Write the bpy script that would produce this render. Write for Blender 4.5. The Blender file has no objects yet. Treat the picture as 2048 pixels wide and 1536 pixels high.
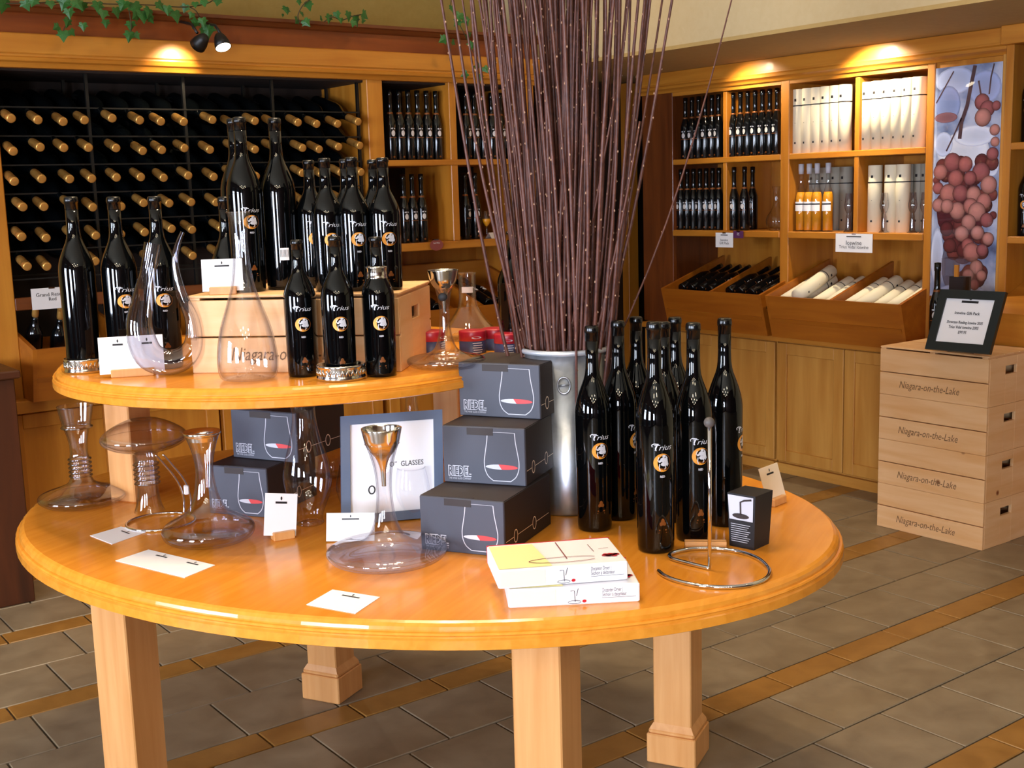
import bpy, math, random
from mathutils import Vector, Matrix
random.seed(7)
PI = math.pi
C = bpy.context.scene.collection
SC = bpy.context.scene

# ------------------------------------------------------------------ camera
F_PX, PITCH, ROLL, YAW, EYE = 2400.0, math.radians(9.25), math.radians(-1.65), math.radians(36.7), 1.5
_cp, _sp, _cr, _sr, _cy, _sy = math.cos(PITCH), math.sin(PITCH), math.cos(ROLL), math.sin(ROLL), math.cos(YAW), math.sin(YAW)
CAM = Matrix(((_cr, -_sr, 0), (_sr, _cr, 0), (0, 0, 1))) @ Matrix(((1, 0, 0), (0, -_sp, -_cp), (0, _cp, -_sp))) @ Matrix(((_cy, -_sy, 0), (_sy, _cy, 0), (0, 0, 1)))
cd = bpy.data.cameras.new('camera'); cam = bpy.data.objects.new('camera', cd); C.objects.link(cam)
cd.sensor_width = 36; cd.lens = F_PX * 36 / 2048; cd.clip_start = 0.05
_r = Matrix((CAM[0], -CAM[1], -CAM[2])).transposed()
cam.matrix_world = Matrix.Translation((0, 0, EYE)) @ _r.to_4x4()
SC.camera = cam

def ray(x, y): return CAM.transposed() @ Vector(((x - 1024) / F_PX, (y - 768) / F_PX, 1.0))
def onz(x, y, z): d = ray(x, y); t = (z - EYE) / d.z; return Vector((d.x * t, d.y * t, z))
def onx(x, y, X): d = ray(x, y); t = X / d.x; return Vector((X, d.y * t, EYE + d.z * t))
def ony(x, y, Y): d = ray(x, y); t = Y / d.y; return Vector((d.x * t, Y, EYE + d.z * t))
def proj(p): q = CAM @ (Vector(p) - Vector((0, 0, EYE))); return 1024 + F_PX * q.x / q.z, 768 + F_PX * q.y / q.z, q.z
def height_at(p, y):   # height above p of the point straight over p that is seen on line y
    lo, hi = p[2], p[2] + 3
    for _ in range(40):
        m = (lo + hi) / 2
        if proj((p[0], p[1], m))[1] > y: lo = m
        else: hi = m
    return lo - p[2]
def face_cam(p): return math.atan2(-p[1], -p[0]) + PI / 2     # turn that points local -Y at the viewer's place

# ------------------------------------------------------------------ world, lights, exposure
w = bpy.data.worlds.new('world'); SC.world = w; w.use_nodes = True
w.node_tree.nodes['Background'].inputs[0].default_value = (0.55, 0.6, 0.8, 1); w.node_tree.nodes['Background'].inputs[1].default_value = 0.10
vs = SC.view_settings; vs.view_transform = 'Standard'; vs.look = 'None'; vs.gamma = 1; vs.use_curve_mapping = False
vs.exposure = 0.0
SC.cycles.transparent_max_bounces = 32; SC.cycles.max_bounces = 8; SC.cycles.use_denoising = True
SC.cycles.sample_clamp_indirect = 4.0

def lamp(name, kind, loc, to, power, col, **k):
    l = bpy.data.lights.new(name, kind); l.energy = power; l.color = col
    for a, b in k.items(): setattr(l, a, b)
    o = bpy.data.objects.new(name, l); C.objects.link(o); o.location = loc
    d = Vector(to) - Vector(loc); o.rotation_euler = d.to_track_quat('-Z', 'Y').to_euler()
    return o
WARM = (1.0, 0.74, 0.44)
TC = Vector((1.481, 2.411, 0)); TH = math.radians(28)
TA = Vector((math.cos(TH), math.sin(TH), 0)); TB = Vector((-math.sin(TH), math.cos(TH), 0))
def tab(a, b, z=0): return TC + TA * a + TB * b + Vector((0, 0, z))
# daylight through three windows of the wall left of and behind the viewer
for yy, en in ((-2.6, 760), (0.4, 470), (3.0, 360)):
    lamp('window_daylight', 'AREA', (-3.34, yy, 1.40), (0.5, yy, 1.40), en, (0.74, 0.83, 1.0), shape='RECTANGLE', size=2.5, size_y=1.2)
# cluster of warm ceiling spots over the table
for k in range(7):
    a = k * 2 * PI / 6; r = 0.0 if k == 6 else 0.42
    p = tab(0.25 + r * math.cos(a), 0.1 + r * math.sin(a), 3.3)
    lamp('table_spot', 'SPOT', p, p - Vector((0, 0, 1)), 43, (1.0, 0.78, 0.50), spot_size=1.5, spot_blend=0.5, shadow_soft_size=0.06)
# ceiling lamps of the shop behind the viewer
for px_, py_ in ((-2.4, -3.2), (-2.5, -1.9), (-2.3, -0.7), (-1.2, -3.4), (-1.1, -2.1), (-1.3, -0.9), (0.0, -3.1), (0.1, -1.9)):
    lamp('rear_ceiling_lamp', 'SPOT', (px_, py_, 3.15), (1.5, 2.3, 1.0), 34, (1.0, 0.80, 0.52), spot_size=.46, spot_blend=.5, shadow_soft_size=0.08)
# ceiling lamps along both walls of shelves
for p, t, e in (((3.75, 3.9, 3.2), (4.8, 3.8, 1.2), 22), ((3.7, 2.6, 3.2), (4.8, 2.9, 0.9), 26), ((1.8, 3.9, 3.2), (2.2, 5.0, 1.0), 10), ((3.2, 3.9, 3.2), (3.5, 5.0, 1.0), 22), ((3.0, 0.8, 3.2), (3.6, 1.8, 0), 22)):
    lamp('ceiling_spot', 'SPOT', p, t, e, WARM, spot_size=1.5, spot_blend=0.6, shadow_soft_size=0.06)

# ------------------------------------------------------------------ materials
def lin(c): return tuple(((v / 255) / 12.92 if v <= 10 else ((v / 255 + 0.055) / 1.055) ** 2.4) for v in c) + (1.0,)
def mat(name, col, rough=0.5, metal=0.0, spec=0.5, coat=0.0, emit=None, es=0):
    m = bpy.data.materials.new(name); m.use_nodes = True; b = m.node_tree.nodes['Principled BSDF']
    b.inputs['Base Color'].default_value = lin(col); b.inputs['Roughness'].default_value = rough; b.inputs['Metallic'].default_value = metal
    b.inputs['Specular IOR Level'].default_value = spec; b.inputs['Coat Weight'].default_value = coat; b.inputs['Coat Roughness'].default_value = 0.05
    if emit: b.inputs['Emission Color'].default_value = lin(emit); b.inputs['Emission Strength'].default_value = es
    return m
def grainy(name, c1, c2, scale=(1, 1, 1), nscale=5.0, rough=0.4, coat=0.0, bump=0.0, detail=6, c3=None, knots=False, metal=0.0, spec=0.5):
    m = mat(name, c1, rough, metal, spec, coat); nt = m.node_tree; N = nt.nodes; L = nt.links; b = N['Principled BSDF']
    tc = N.new('ShaderNodeTexCoord'); mp = N.new('ShaderNodeMapping'); mp.inputs['Scale'].default_value = scale
    oi = N.new('ShaderNodeObjectInfo'); ad = N.new('ShaderNodeVectorMath'); ad.operation = 'ADD'
    ml = N.new('ShaderNodeMath'); ml.operation = 'MULTIPLY'; ml.inputs[1].default_value = 17.0
    L.new(oi.outputs['Random'], ml.inputs[0]); L.new(tc.outputs['Object'], ad.inputs[0]); L.new(ml.outputs[0], ad.inputs[1])
    L.new(ad.outputs[0], mp.inputs['Vector'])
    n = N.new('ShaderNodeTexNoise'); n.inputs['Scale'].default_value = nscale; n.inputs['Detail'].default_value = detail; n.inputs['Distortion'].default_value = 0.5
    L.new(mp.outputs[0], n.inputs['Vector'])
    r = N.new('ShaderNodeValToRGB'); r.color_ramp.elements[0].position = 0.3; r.color_ramp.elements[0].color = lin(c2)
    r.color_ramp.elements[1].position = 0.68; r.color_ramp.elements[1].color = lin(c1)
    if c3: e = r.color_ramp.elements.new(0.9); e.color = lin(c3)
    L.new(n.outputs['Fac'], r.inputs[0]); out = r.outputs[0]
    if knots:
        v = N.new('ShaderNodeTexVoronoi'); v.inputs['Scale'].default_value = 5.5; L.new(ad.outputs[0], v.inputs['Vector'])
        rr = N.new('ShaderNodeValToRGB'); rr.color_ramp.elements[0].position = 0.03; rr.color_ramp.elements[0].color = (1, 1, 1, 1); rr.color_ramp.elements[1].position = 0.075; rr.color_ramp.elements[1].color = (0, 0, 0, 1)
        L.new(v.outputs['Distance'], rr.inputs[0]); mx = N.new('ShaderNodeMix'); mx.data_type = 'RGBA'
        L.new(rr.outputs[0], mx.inputs[0]); L.new(out, mx.inputs[6]); mx.inputs[7].default_value = lin((120, 60, 24)); out = mx.outputs[2]
    L.new(out, b.inputs['Base Color'])
    if bump:
        bp = N.new('ShaderNodeBump'); bp.inputs['Strength'].default_value = bump; bp.inputs['Distance'].default_value = 0.002
        L.new(n.outputs['Fac'], bp.inputs['Height']); L.new(bp.outputs[0], b.inputs['Normal'])
    return m
GX, GY, GZ = (0.6, 6, 6), (6, 0.6, 6), (6, 6, 0.6)
M = {}
M['table'] = grainy('table_maple', (228, 150, 52), (214, 134, 38), (1.2, 16, 16), 3, 0.18, 0.0)
M['table_leg'] = grainy('leg_maple', (216, 158, 98), (202, 140, 78), (14, 14, .8), 3, 0.35)
for ax, g in (('x', GX), ('y', GY), ('z', GZ)):
    M['wood_' + ax] = grainy('maple_' + ax, (200, 132, 44), (178, 108, 28), g, 3.5, 0.38, 0.1)
    M['bin_' + ax] = grainy('bin_maple_' + ax, (172, 100, 22), (152, 82, 14), g, 3.5, 0.4, 0.1)
    M['pale_' + ax] = grainy('pale_maple_' + ax, (206, 150, 70), (184, 124, 48), g, 3.0, 0.42)
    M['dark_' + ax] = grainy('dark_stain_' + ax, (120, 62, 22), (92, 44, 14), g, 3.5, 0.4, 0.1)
    M['pine_' + ax] = grainy('pine_' + ax, (234, 190, 140), (222, 168, 110), g, 4.0, 0.55, knots=True)
M['black_oak'] = grainy('blackened_oak', (78, 36, 10), (54, 24, 6), GZ, 3, 0.45)
M['frieze'] = grainy('red_stained_frieze', (138, 66, 14), (112, 48, 8), GX, 3, 0.4)
M['interior'] = grainy('dark_interior', (40, 22, 10), (26, 14, 6), GZ, 3, 0.7)  # shade inside the shelving, put into a darkened wood colour
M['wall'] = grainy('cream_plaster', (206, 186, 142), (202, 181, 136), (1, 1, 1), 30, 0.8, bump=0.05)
M['wall_dim'] = grainy('dimmed_cream_plaster', (178, 148, 76), (172, 142, 70), (1, 1, 1), 30, 0.8)  # cream plaster with the back wall's dimmer light put into its colour
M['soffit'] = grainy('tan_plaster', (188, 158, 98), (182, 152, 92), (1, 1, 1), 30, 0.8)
M['ceiling'] = mat('ceiling_paint', (225, 215, 190), 0.9)
M['grout'] = mat('grout', (66, 57, 46), 0.9)
M['tile'] = grainy('stone_tile', (134, 119, 97), (114, 99, 79), (1, 1, 1), 9, 0.42, bump=0.25)
M['accent'] = grainy('ochre_tile', (148, 106, 50), (130, 90, 38), (1, 1, 1), 12, 0.42, bump=0.25)
M['bottle'] = mat('black_glass', (3, 4, 5), 0.03, 0, 0.45)
M['bottle_far'] = mat('dark_bottle_glass', (7, 10, 12), 0.10, 0, 0.6)
M['capsule'] = mat('black_capsule', (8, 8, 9), 0.22, 0, 0.5)
M['gold'] = mat('gold_capsule', (214, 160, 82), 0.32, 0.65)
M['goldprint'] = mat('gold_print', (226, 150, 52), 0.35, 0.2)
M['dimgold'] = mat('dull_gold_print', (120, 66, 20), 0.4, 0.2)
M['silverprint'] = mat('silver_print', (205, 205, 212), 0.4, 0.1)
M['black'] = mat('black_metal', (10, 9, 8), 0.45)
M['ink'] = mat('black_ink', (22, 20, 24), 0.6)
M['paper'] = mat('white_paper', (244, 243, 246), 0.7)
M['paper2'] = mat('dull_paper', (222, 216, 214), 0.7)
M['chrome'] = mat('chrome', (225, 225, 228), 0.07, 1)
M['silver'] = mat('silver_plate', (220, 216, 208), 0.14, 1)
M['ballgrey'] = mat('grey_rubber', (84, 78, 76), 0.55)
M['zinc'] = grainy('galvanised_zinc', (196, 200, 206), (150, 154, 160), (1, 1, 1), 16, 0.30, metal=0.85)
M['zincrim'] = mat('zinc_rim', (205, 210, 218), 0.35, 0.5)
M['twig'] = grainy('willow_bark', (104, 60, 46), (70, 36, 30), (1, 1, 1), 60, 0.5, c3=(150, 110, 84))
M['card_grey'] = mat('slate_grey_card', (66, 68, 80), 0.55)
M['card_dark'] = mat('dark_brown_card', (44, 34, 32), 0.6)
M['boxwhite'] = mat('white_gloss_card', (246, 244, 248), 0.35)
M['boxyellow'] = mat('pale_yellow_print', (250, 240, 170), 0.4)
M['boxpeach'] = mat('peach_print', (252, 232, 208), 0.4)
M['red'] = mat('red_print', (190, 24, 36), 0.4)
M['wine'] = mat('wine_red_print', (214, 64, 66), 0.4)
M['greyprint'] = mat('grey_print', (196, 196, 206), 0.5)
M['purple'] = mat('purple_card', (92, 44, 92), 0.5)
M['plum'] = mat('plum_card', (140, 70, 66), 0.5)
M['blueframe'] = mat('slate_blue_frame', (92, 106, 130), 0.45)
M['blackframe'] = mat('black_frame', (14, 26, 28), 0.35)
M['tinred'] = mat('red_tin_lid', (158, 26, 44), 0.35)
M['tinblue'] = mat('navy_tin', (54, 58, 92), 0.4)
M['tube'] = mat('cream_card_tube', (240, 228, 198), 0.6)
M['tubeshade'] = mat('shaded_card_tube', (150, 146, 132), 0.6)  # cream tube with the shade of the rear row put into its colour
M['tubeend'] = mat('tube_end_cap', (188, 186, 172), 0.5)
M['leaf'] = grainy('ivy_leaf', (52, 112, 42), (28, 76, 26), (1, 1, 1), 20, 0.45)
M['vine'] = mat('ivy_stem', (70, 58, 30), 0.7)
M['amber'] = mat('amber_wine', (236, 160, 36), 0.08, 0, 0.6)
M['lampglow'] = mat('lit_lamp_face', (255, 240, 210), 0.5, emit=(255, 236, 200), es=14)
def glass_mat(name, tint, edge, ior=1.5):
    m = bpy.data.materials.new(name); m.use_nodes = True; nt = m.node_tree; N = nt.nodes; L = nt.links; N.clear()
    o = N.new('ShaderNodeOutputMaterial'); lw = N.new('ShaderNodeLayerWeight'); lw.inputs[0].default_value = 0.5
    r = N.new('ShaderNodeValToRGB'); r.color_ramp.elements[0].position = 0.35; r.color_ramp.elements[0].color = lin(tint); r.color_ramp.elements[1].position = 0.97; r.color_ramp.elements[1].color = lin(edge)
    L.new(lw.outputs['Facing'], r.inputs[0])
    t = N.new('ShaderNodeBsdfTransparent'); L.new(r.outputs[0], t.inputs[0])
    g = N.new('ShaderNodeBsdfGlossy'); g.inputs['Roughness'].default_value = 0.015
    pw = N.new('ShaderNodeMath'); pw.operation = 'POWER'; pw.inputs[1].default_value = 3.0; L.new(lw.outputs['Facing'], pw.inputs[0])
    f = N.new('ShaderNodeMath'); f.operation = 'MULTIPLY_ADD'; f.inputs[1].default_value = .60; f.inputs[2].default_value = ((ior - 1) / (ior + 1)) ** 2; L.new(pw.outputs[0], f.inputs[0])
    x = N.new('ShaderNodeMixShader'); L.new(f.outputs[0], x.inputs[0]); L.new(t.outputs[0], x.inputs[1]); L.new(g.outputs[0], x.inputs[2]); L.new(x.outputs[0], o.inputs[0])
    return m
M['glass'] = glass_mat('clear_glass', (254, 254, 255), (222, 222, 230), 1.72)
M['bright_glass'] = glass_mat('bright_glass', (238, 238, 244), (150, 152, 165), 2.2)
M['acrylic'] = glass_mat('clear_acrylic', (250, 250, 252), (200, 205, 215), 1.45)

# ------------------------------------------------------------------ mesh helpers
class MB:
    def __init__(s): s.v = []; s.f = []; s.m = []; s.sm = []
    def add(s, vs, fs, mi=0, smooth=False):
        n = len(s.v); s.v += [tuple(v) for v in vs]
        for f in fs: s.f.append(tuple(i + n for i in f)); s.m.append(mi); s.sm.append(smooth)
        return s
    def box(s, x0, x1, y0, y1, z0, z1, b=0.0, mi=0):
        if x0 > x1: x0, x1 = x1, x0
        if y0 > y1: y0, y1 = y1, y0
        if z0 > z1: z0, z1 = z1, z0
        b = min(b, (x1 - x0) * .45, (y1 - y0) * .45, (z1 - z0) * .45)
        if b <= 0:
            return s.add([(x0, y0, z0), (x1, y0, z0), (x1, y1, z0), (x0, y1, z0), (x0, y0, z1), (x1, y0, z1), (x1, y1, z1), (x0, y1, z1)],
                         [(0, 3, 2, 1), (4, 5, 6, 7), (0, 1, 5, 4), (1, 2, 6, 5), (2, 3, 7, 6), (3, 0, 4, 7)], mi)
        vs = []
        for z, d in ((z0, b), (z0 + b, 0), (z1 - b, 0), (z1, b)):
            X0, X1, Y0, Y1 = x0 + d, x1 - d, y0 + d, y1 - d; c = b - d * .6 if d else b
            c = b
            vs += [(X0 + c, Y0, z), (X1 - c, Y0, z), (X1, Y0 + c, z), (X1, Y1 - c, z), (X1 - c, Y1, z), (X0 + c, Y1, z), (X0, Y1 - c, z), (X0, Y0 + c, z)]
        fs = [tuple(range(7, -1, -1)), tuple(range(24, 32))]
        for k in range(3):
            for i in range(8): j = (i + 1) % 8; fs.append((k * 8 + i, k * 8 + j, k * 8 + 8 + j, k * 8 + 8 + i))
        return s.add(vs, fs, mi)
    def hexa(s, p, mi=0):      # eight corners: lower ring 0-3, upper ring 4-7
        return s.add(p, [(0, 3, 2, 1), (4, 5, 6, 7), (0, 1, 5, 4), (1, 2, 6, 5), (2, 3, 7, 6), (3, 0, 4, 7)], mi)
    def lathe(s, prof, n=24, ex=1.0, ey=1.0, mi=0, smooth=True, fn=None, caps=True):
        vs = []; fs = []
        for (r, z) in prof:
            for i in range(n):
                a = 2 * PI * i / n
                vs.append(fn(r, z, a) if fn else (r * ex * math.cos(a), r * ey * math.sin(a), z))
        for k in range(len(prof) - 1):
            for i in range(n): j = (i + 1) % n; fs.append((k * n + i, k * n + j, (k + 1) * n + j, (k + 1) * n + i))
        s.add(vs, fs, mi, smooth)
        if caps:
            b = len(s.v) - len(vs)
            if prof[0][0] > 1e-5: s.f.append(tuple(b + i for i in range(n - 1, -1, -1))); s.m.append(mi); s.sm.append(False)
            if prof[-1][0] > 1e-5: s.f.append(tuple(b + (len(prof) - 1) * n + i for i in range(n))); s.m.append(mi); s.sm.append(False)
        return s
    def tube(s, pts, r, n=6, mi=0, closed=False, smooth=True, caps=True):
        pts = [Vector(p) for p in pts]; m = len(pts); R = r if isinstance(r, (list, tuple)) else [r] * m
        vs = []; fs = []; up = None
        for i, p in enumerate(pts):
            t = (pts[(i + 1) % m] - pts[i - 1]) if closed else (pts[min(i + 1, m - 1)] - pts[max(i - 1, 0)])
            t.normalize()
            if up is None: up = t.orthogonal().normalized()
            up = (up - t * up.dot(t)).normalized(); q = t.cross(up)
            for k in range(n): a = 2 * PI * k / n; vs.append(p + (up * math.cos(a) + q * math.sin(a)) * R[i])
        for i in range(m if closed else m - 1):
            for k in range(n): j = (k + 1) % n; a = i * n; b = ((i + 1) % m) * n; fs.append((a + k, a + j, b + j, b + k))
        if not closed and caps: fs.append(tuple(range(n - 1, -1, -1))); fs.append(tuple((m - 1) * n + k for k in range(n)))
        return s.add(vs, fs, mi, smooth)
    def ribbon(s, pts, w, fn, mi=0, closed=False):   # flat line of width w in 2D, laid on a surface by fn(x, y)
        m = len(pts); vs = []; fs = []
        for i, p in enumerate(pts):
            a = pts[(i - 1) % m] if (closed or i > 0) else p; b = pts[(i + 1) % m] if (closed or i < m - 1) else p
            dx, dy = b[0] - a[0], b[1] - a[1]; L = math.hypot(dx, dy) or 1
            nx, ny = -dy / L * w / 2, dx / L * w / 2
            vs += [fn(p[0] + nx, p[1] + ny), fn(p[0] - nx, p[1] - ny)]
        for i in range(m if closed else m - 1): j = (i + 1) % m; fs.append((2 * i, 2 * i + 1, 2 * j + 1, 2 * j))
        return s.add(vs, fs, mi)
    def disc(s, cx, cy, rx, ry, fn, mi=0, n=16): return s.add([fn(cx + rx * math.cos(2 * PI * i / n), cy + ry * math.sin(2 * PI * i / n)) for i in range(n)], [tuple(range(n))], mi)
    def poly(s, pts, fn, mi=0): return s.add([fn(*p) for p in pts], [tuple(range(len(pts)))], mi)
    def text(s, body, size, fn, mi=0, align='CENTER', **k):
        vs, fs = text_mesh(body, size, align, **k)
        return s.add([fn(x, y) for x, y in vs], fs, mi)
_tc = {}
def text_mesh(body, size, align='CENTER', shear=0.0, offset=0.0, spacing=1.0, width=None, fit=False):
    key = (body, size, align, shear, offset, spacing, width, fit)
    if key in _tc: return _tc[key]
    cu = bpy.data.curves.new('t', 'FONT'); cu.body = body; cu.size = size; cu.align_x = align; cu.align_y = 'CENTER'; cu.shear = shear; cu.offset = offset; cu.space_character = spacing; cu.resolution_u = 2; cu.fill_mode = 'FRONT'
    o = bpy.data.objects.new('t', cu); C.objects.link(o)
    dg = bpy.context.evaluated_depsgraph_get(); me = o.evaluated_get(dg).to_mesh()
    vs = [(v.co.x, v.co.y) for v in me.vertices]; fs = [tuple(p.vertices) for p in me.polygons]
    bpy.data.objects.remove(o); bpy.data.curves.remove(cu)
    if width and vs:
        x0 = min(v[0] for v in vs); x1 = max(v[0] for v in vs); q = width / (x1 - x0); c = 0 if align == 'CENTER' else x0
        q2 = q if fit else 1.0; vs = [((x - c) * q + c, y * q2) for x, y in vs]
    _tc[key] = (vs, fs); return _tc[key]
def mesh(name, mb, mats):
    me = bpy.data.meshes.new(name); me.from_pydata(mb.v, [], mb.f); me.validate()
    for m in (mats if isinstance(mats, (list, tuple)) else [mats]): me.materials.append(m)
    if len(me.polygons) == len(mb.f):
        me.polygons.foreach_set('material_index', mb.m); me.polygons.foreach_set('use_smooth', mb.sm)
    me.update(); return me
def obj(name, mb, mats, parent=None):
    o = bpy.data.objects.new(name, mb if isinstance(mb, bpy.types.Mesh) else mesh(name, mb, mats)); C.objects.link(o)
    if parent: o.parent = parent
    return o
def tag(o, label, cat, group=None):
    o['label'] = label; o['category'] = cat
    if group: o['group'] = group
    return o
def thing(name, label, cat, loc=(0, 0, 0), rz=0.0, group=None):
    o = bpy.data.objects.new(name, None); C.objects.link(o); o.location = loc; o.rotation_euler = (0, 0, rz); o.empty_display_size = 0.02
    return tag(o, label, cat, group)
def struct(name, mb, mats, parent=None):
    o = obj(name, mb, mats, parent)
    if not parent: o['kind'] = 'structure'
    return o
def dup(root, loc, rot, label, group=None, scale=None):
    r = root.copy(); C.objects.link(r); r.location = loc; r.rotation_euler = rot if isinstance(rot, (tuple, list)) else (0, 0, rot); r['label'] = label
    if group: r['group'] = group
    if scale: r.scale = scale
    for ch in list(root.children):
        c = ch.copy(); C.objects.link(c); c.parent = r
        for g in ch.children: d = g.copy(); C.objects.link(d); d.parent = c
    return r
ORD = ['first', 'second', 'third', 'fourth', 'fifth', 'sixth', 'seventh', 'eighth', 'ninth', 'tenth', 'eleventh', 'twelfth', 'thirteenth', 'fourteenth', 'fifteenth', 'sixteenth']
def smoothpath(P, n=6):     # Catmull-Rom through control tuples
    out = []; m = len(P)
    for i in range(m - 1):
        p0, p1, p2, p3 = P[max(i - 1, 0)], P[i], P[i + 1], P[min(i + 2, m - 1)]
        for k in range(n):
            t = k / n
            out.append(tuple(0.5 * (2 * b + (c - a) * t + (2 * a - 5 * b + 4 * c - d) * t * t + (3 * b - a - 3 * c + d) * t ** 3) for a, b, c, d in zip(p0, p1, p2, p3)))
    out.append(tuple(P[-1])); return out
exec_parts = []
# ================================================================== the room
ZT, ZU = 0.75, 1.10            # lower and upper table surfaces
XR, YL = 4.8, 5.0              # front planes of the right and left shelving
floor = struct('floor', MB().box(-3.3, 6.7, -4.1, 6.3, -0.12, -0.006), M['grout'])
# stone tiles in staggered rows with a narrow ochre course every two rows
PER, TLW, G = 0.66, 0.29, 0.005
rows = []
for k in range(-9, 6):
    top = 2.355 + PER * k
    rows += [(top - 0.112, top, 'a', k), (top + 0.0, top + 0.274, 't', 2 * k), (top + 0.274, top + 0.548, 't', 2 * k + 1)]
PH = {0: 0.13, 1: 0.25, -1: 0.25, -2: 0.115}
near_t, near_a, far = 0, 0, {'t': MB(), 'a': MB()}
tile_mesh = {k: mesh('tile', MB().box(-TLW / 2 + G / 2, TLW / 2 - G / 2, -h / 2 + G / 2, h / 2 - G / 2, -0.02, 0, 0.0025), M['tile' if k == 't' else 'accent']) for k, h in (('t', 0.274), ('a', 0.112))}
rest = []
for y0, y1, kd, k in rows:
    yc = (y0 + y1) / 2
    if kd == 't': ph = 0.125 if k % 2 == 0 else 0.26
    else: ph = 0.08 + 0.07 * (k % 3)
    for i in range(-12, 23):
        xc = ph + TLW * i + TLW / 2
        if not (-3.1 < xc < 6.5 and -3.9 < yc < 6.1): continue
        P = [proj((xc + sx, yc + sy, 0)) for sx in (-.15, .15) for sy in (-.14, .14)]
        vis = any(q[2] > 0.3 and -30 < q[0] < 2080 and 900 < q[1] < 1560 for q in P) and yc < 4.98 and xc < 4.75
        if vis:
            o = bpy.data.objects.new('tile' if kd == 't' else 'accent_tile', tile_mesh[kd]); C.objects.link(o); o.parent = floor
            o.location = (xc, yc, random.uniform(-0.0006, 0.0006))
        else:
            h = y1 - y0; far[kd].box(xc - TLW / 2 + G / 2, xc + TLW / 2 - G / 2, yc - h / 2 + G / 2, yc + h / 2 - G / 2, -0.02, 0)
for kd, n in (('t', 'distant_tiles'), ('a', 'distant_accent_tiles')):
    o = obj(n, far[kd], M['tile' if kd == 't' else 'accent'], floor); o['kind'] = 'stuff'

struct('wall_back', MB().box(-3.3, 6.7, 5.57, 5.7, 0, 3.4), M['wall_dim'])
struct('wall_right', MB().box(5.22, 5.3, -4.1, 5.13, 0, 3.4), M['wall'])
struct('wall_passage', MB().box(6.6, 6.7, 5.0, 5.6, 0, 3.4).box(5.3, 6.7, 5.0, 5.13, 0, 3.4), M['dark_z'])
struct('wall_front', MB().box(-3.3, 5.3, -4.1, -4.0, 0, 3.4), M['black_oak'])  # dark tone stands for the unlit shop and keeps bottle reflections dark
wl = MB(); ys = [(-3.2, -2.0), (-0.2, 1.0), (2.4, 3.6)]
wl.box(-3.3, -3.2, -4.1, 5.7, 0, 0.12).box(-3.3, -3.2, -4.1, 5.7, 2.65, 3.4)
e = -4.1
for a, b in ys: wl.box(-3.3, -3.2, e, a, 0.12, 2.65); e = b
wl.box(-3.3, -3.2, e, 5.7, 0.12, 2.65); struct('wall_left', wl, M['dark_z'])  # piers darkened like an unlit room so the windows stand out in reflections
for n, (a, b) in enumerate(ys):
    m = MB(); t = 0.05
    m.box(-3.29, -3.2, a, a + t, .12, 2.65).box(-3.29, -3.2, b - t, b, .12, 2.65).box(-3.29, -3.2, a, b, .12, .2).box(-3.29, -3.2, a, b, 2.6, 2.65)
    m.box(-3.27, -3.23, (a + b) / 2 - .018, (a + b) / 2 + .018, .2, 2.6).box(-3.27, -3.23, a, b, 1.73, 1.766)
    struct('window_%d' % (n + 1), m, M['paper2'])
struct('ceiling', MB().box(-3.3, 6.7, -4.1, 5.7, 3.4, 3.5), M['ceiling'])
# boxed-in ceiling over the right shelving: cream face and tan underside
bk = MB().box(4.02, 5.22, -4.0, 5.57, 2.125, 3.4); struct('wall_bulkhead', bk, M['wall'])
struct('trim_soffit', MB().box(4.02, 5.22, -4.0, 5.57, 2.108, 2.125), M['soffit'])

# ------------------------------------------------------------------ left shelving
def mould(mb, axis, a, b, face, z0, prof):   # run of moulding; prof = (out, z) points, closed by the wall plane
    pts = [(0.03, prof[0][1])] + prof + [(0.03, prof[-1][1])]
    n = len(pts); vs = []
    for t in (a, b):
        for o_, z in pts: vs.append((t, face + o_, z0 + z) if axis == 'x' else (face + o_, t, z0 + z))
    fs = [tuple(range(n)), tuple(range(2 * n - 1, n - 1, -1))] + [(i, i + n, (i + 1) % n + n, (i + 1) % n) for i in range(n)]
    return mb.add(vs, fs)
LX0, LX1 = 0.35, 3.92
lu = thing('shelving_unit', 'maple shelving at back left with bottle rack bay, shelf columns and deep cornice', 'shelving', (0, 0, 0))
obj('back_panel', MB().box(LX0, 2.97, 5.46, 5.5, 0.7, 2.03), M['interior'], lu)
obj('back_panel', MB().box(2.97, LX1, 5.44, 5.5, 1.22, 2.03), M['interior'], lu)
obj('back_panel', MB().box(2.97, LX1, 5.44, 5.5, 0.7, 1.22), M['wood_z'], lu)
obj('back_ledge', MB().box(3.02, 3.87, 5.36, 5.44, 0.95, 1.12, .004), M['wood_x'], lu)
for x0, x1 in ((LX0, 1.275), (2.93, 3.015)): obj('post', MB().box(x0, x1, 5.0, 5.04, 0.70, 2.03, .003), M['wood_z'], lu)
for x0, x1 in ((1.235, 1.265), (2.94, 2.985)): obj('side_panel', MB().box(x0, x1, 5.04, 5.46, 0.70, 2.03), M['dark_z'] if x0 < 2 else M['wood_z'], lu)
obj('post', MB().box(3.835, LX1, 5.0, 5.46, 0.70, 2.245, .003), M['wood_z'], lu)
obj('divider', MB().box(3.395, 3.435, 5.005, 5.44, 1.25, 2.03, .002), M['wood_z'], lu)
obj('shelf', MB().box(3.015, 3.835, 5.0, 5.44, 1.622, 1.650, .003), M['wood_x'], lu)
obj('shelf', MB().box(3.015, 3.835, 4.985, 5.44, 1.212, 1.250, .003), M['wood_x'], lu)
obj('rail', MB().box(1.275, 2.93, 5.0, 5.03, 1.075, 1.125, .003), M['dark_x'], lu)
obj('counter', MB().box(LX0, LX1, 4.93, 5.46, 0.67, 0.721, .003), M['wood_x'], lu)
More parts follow.
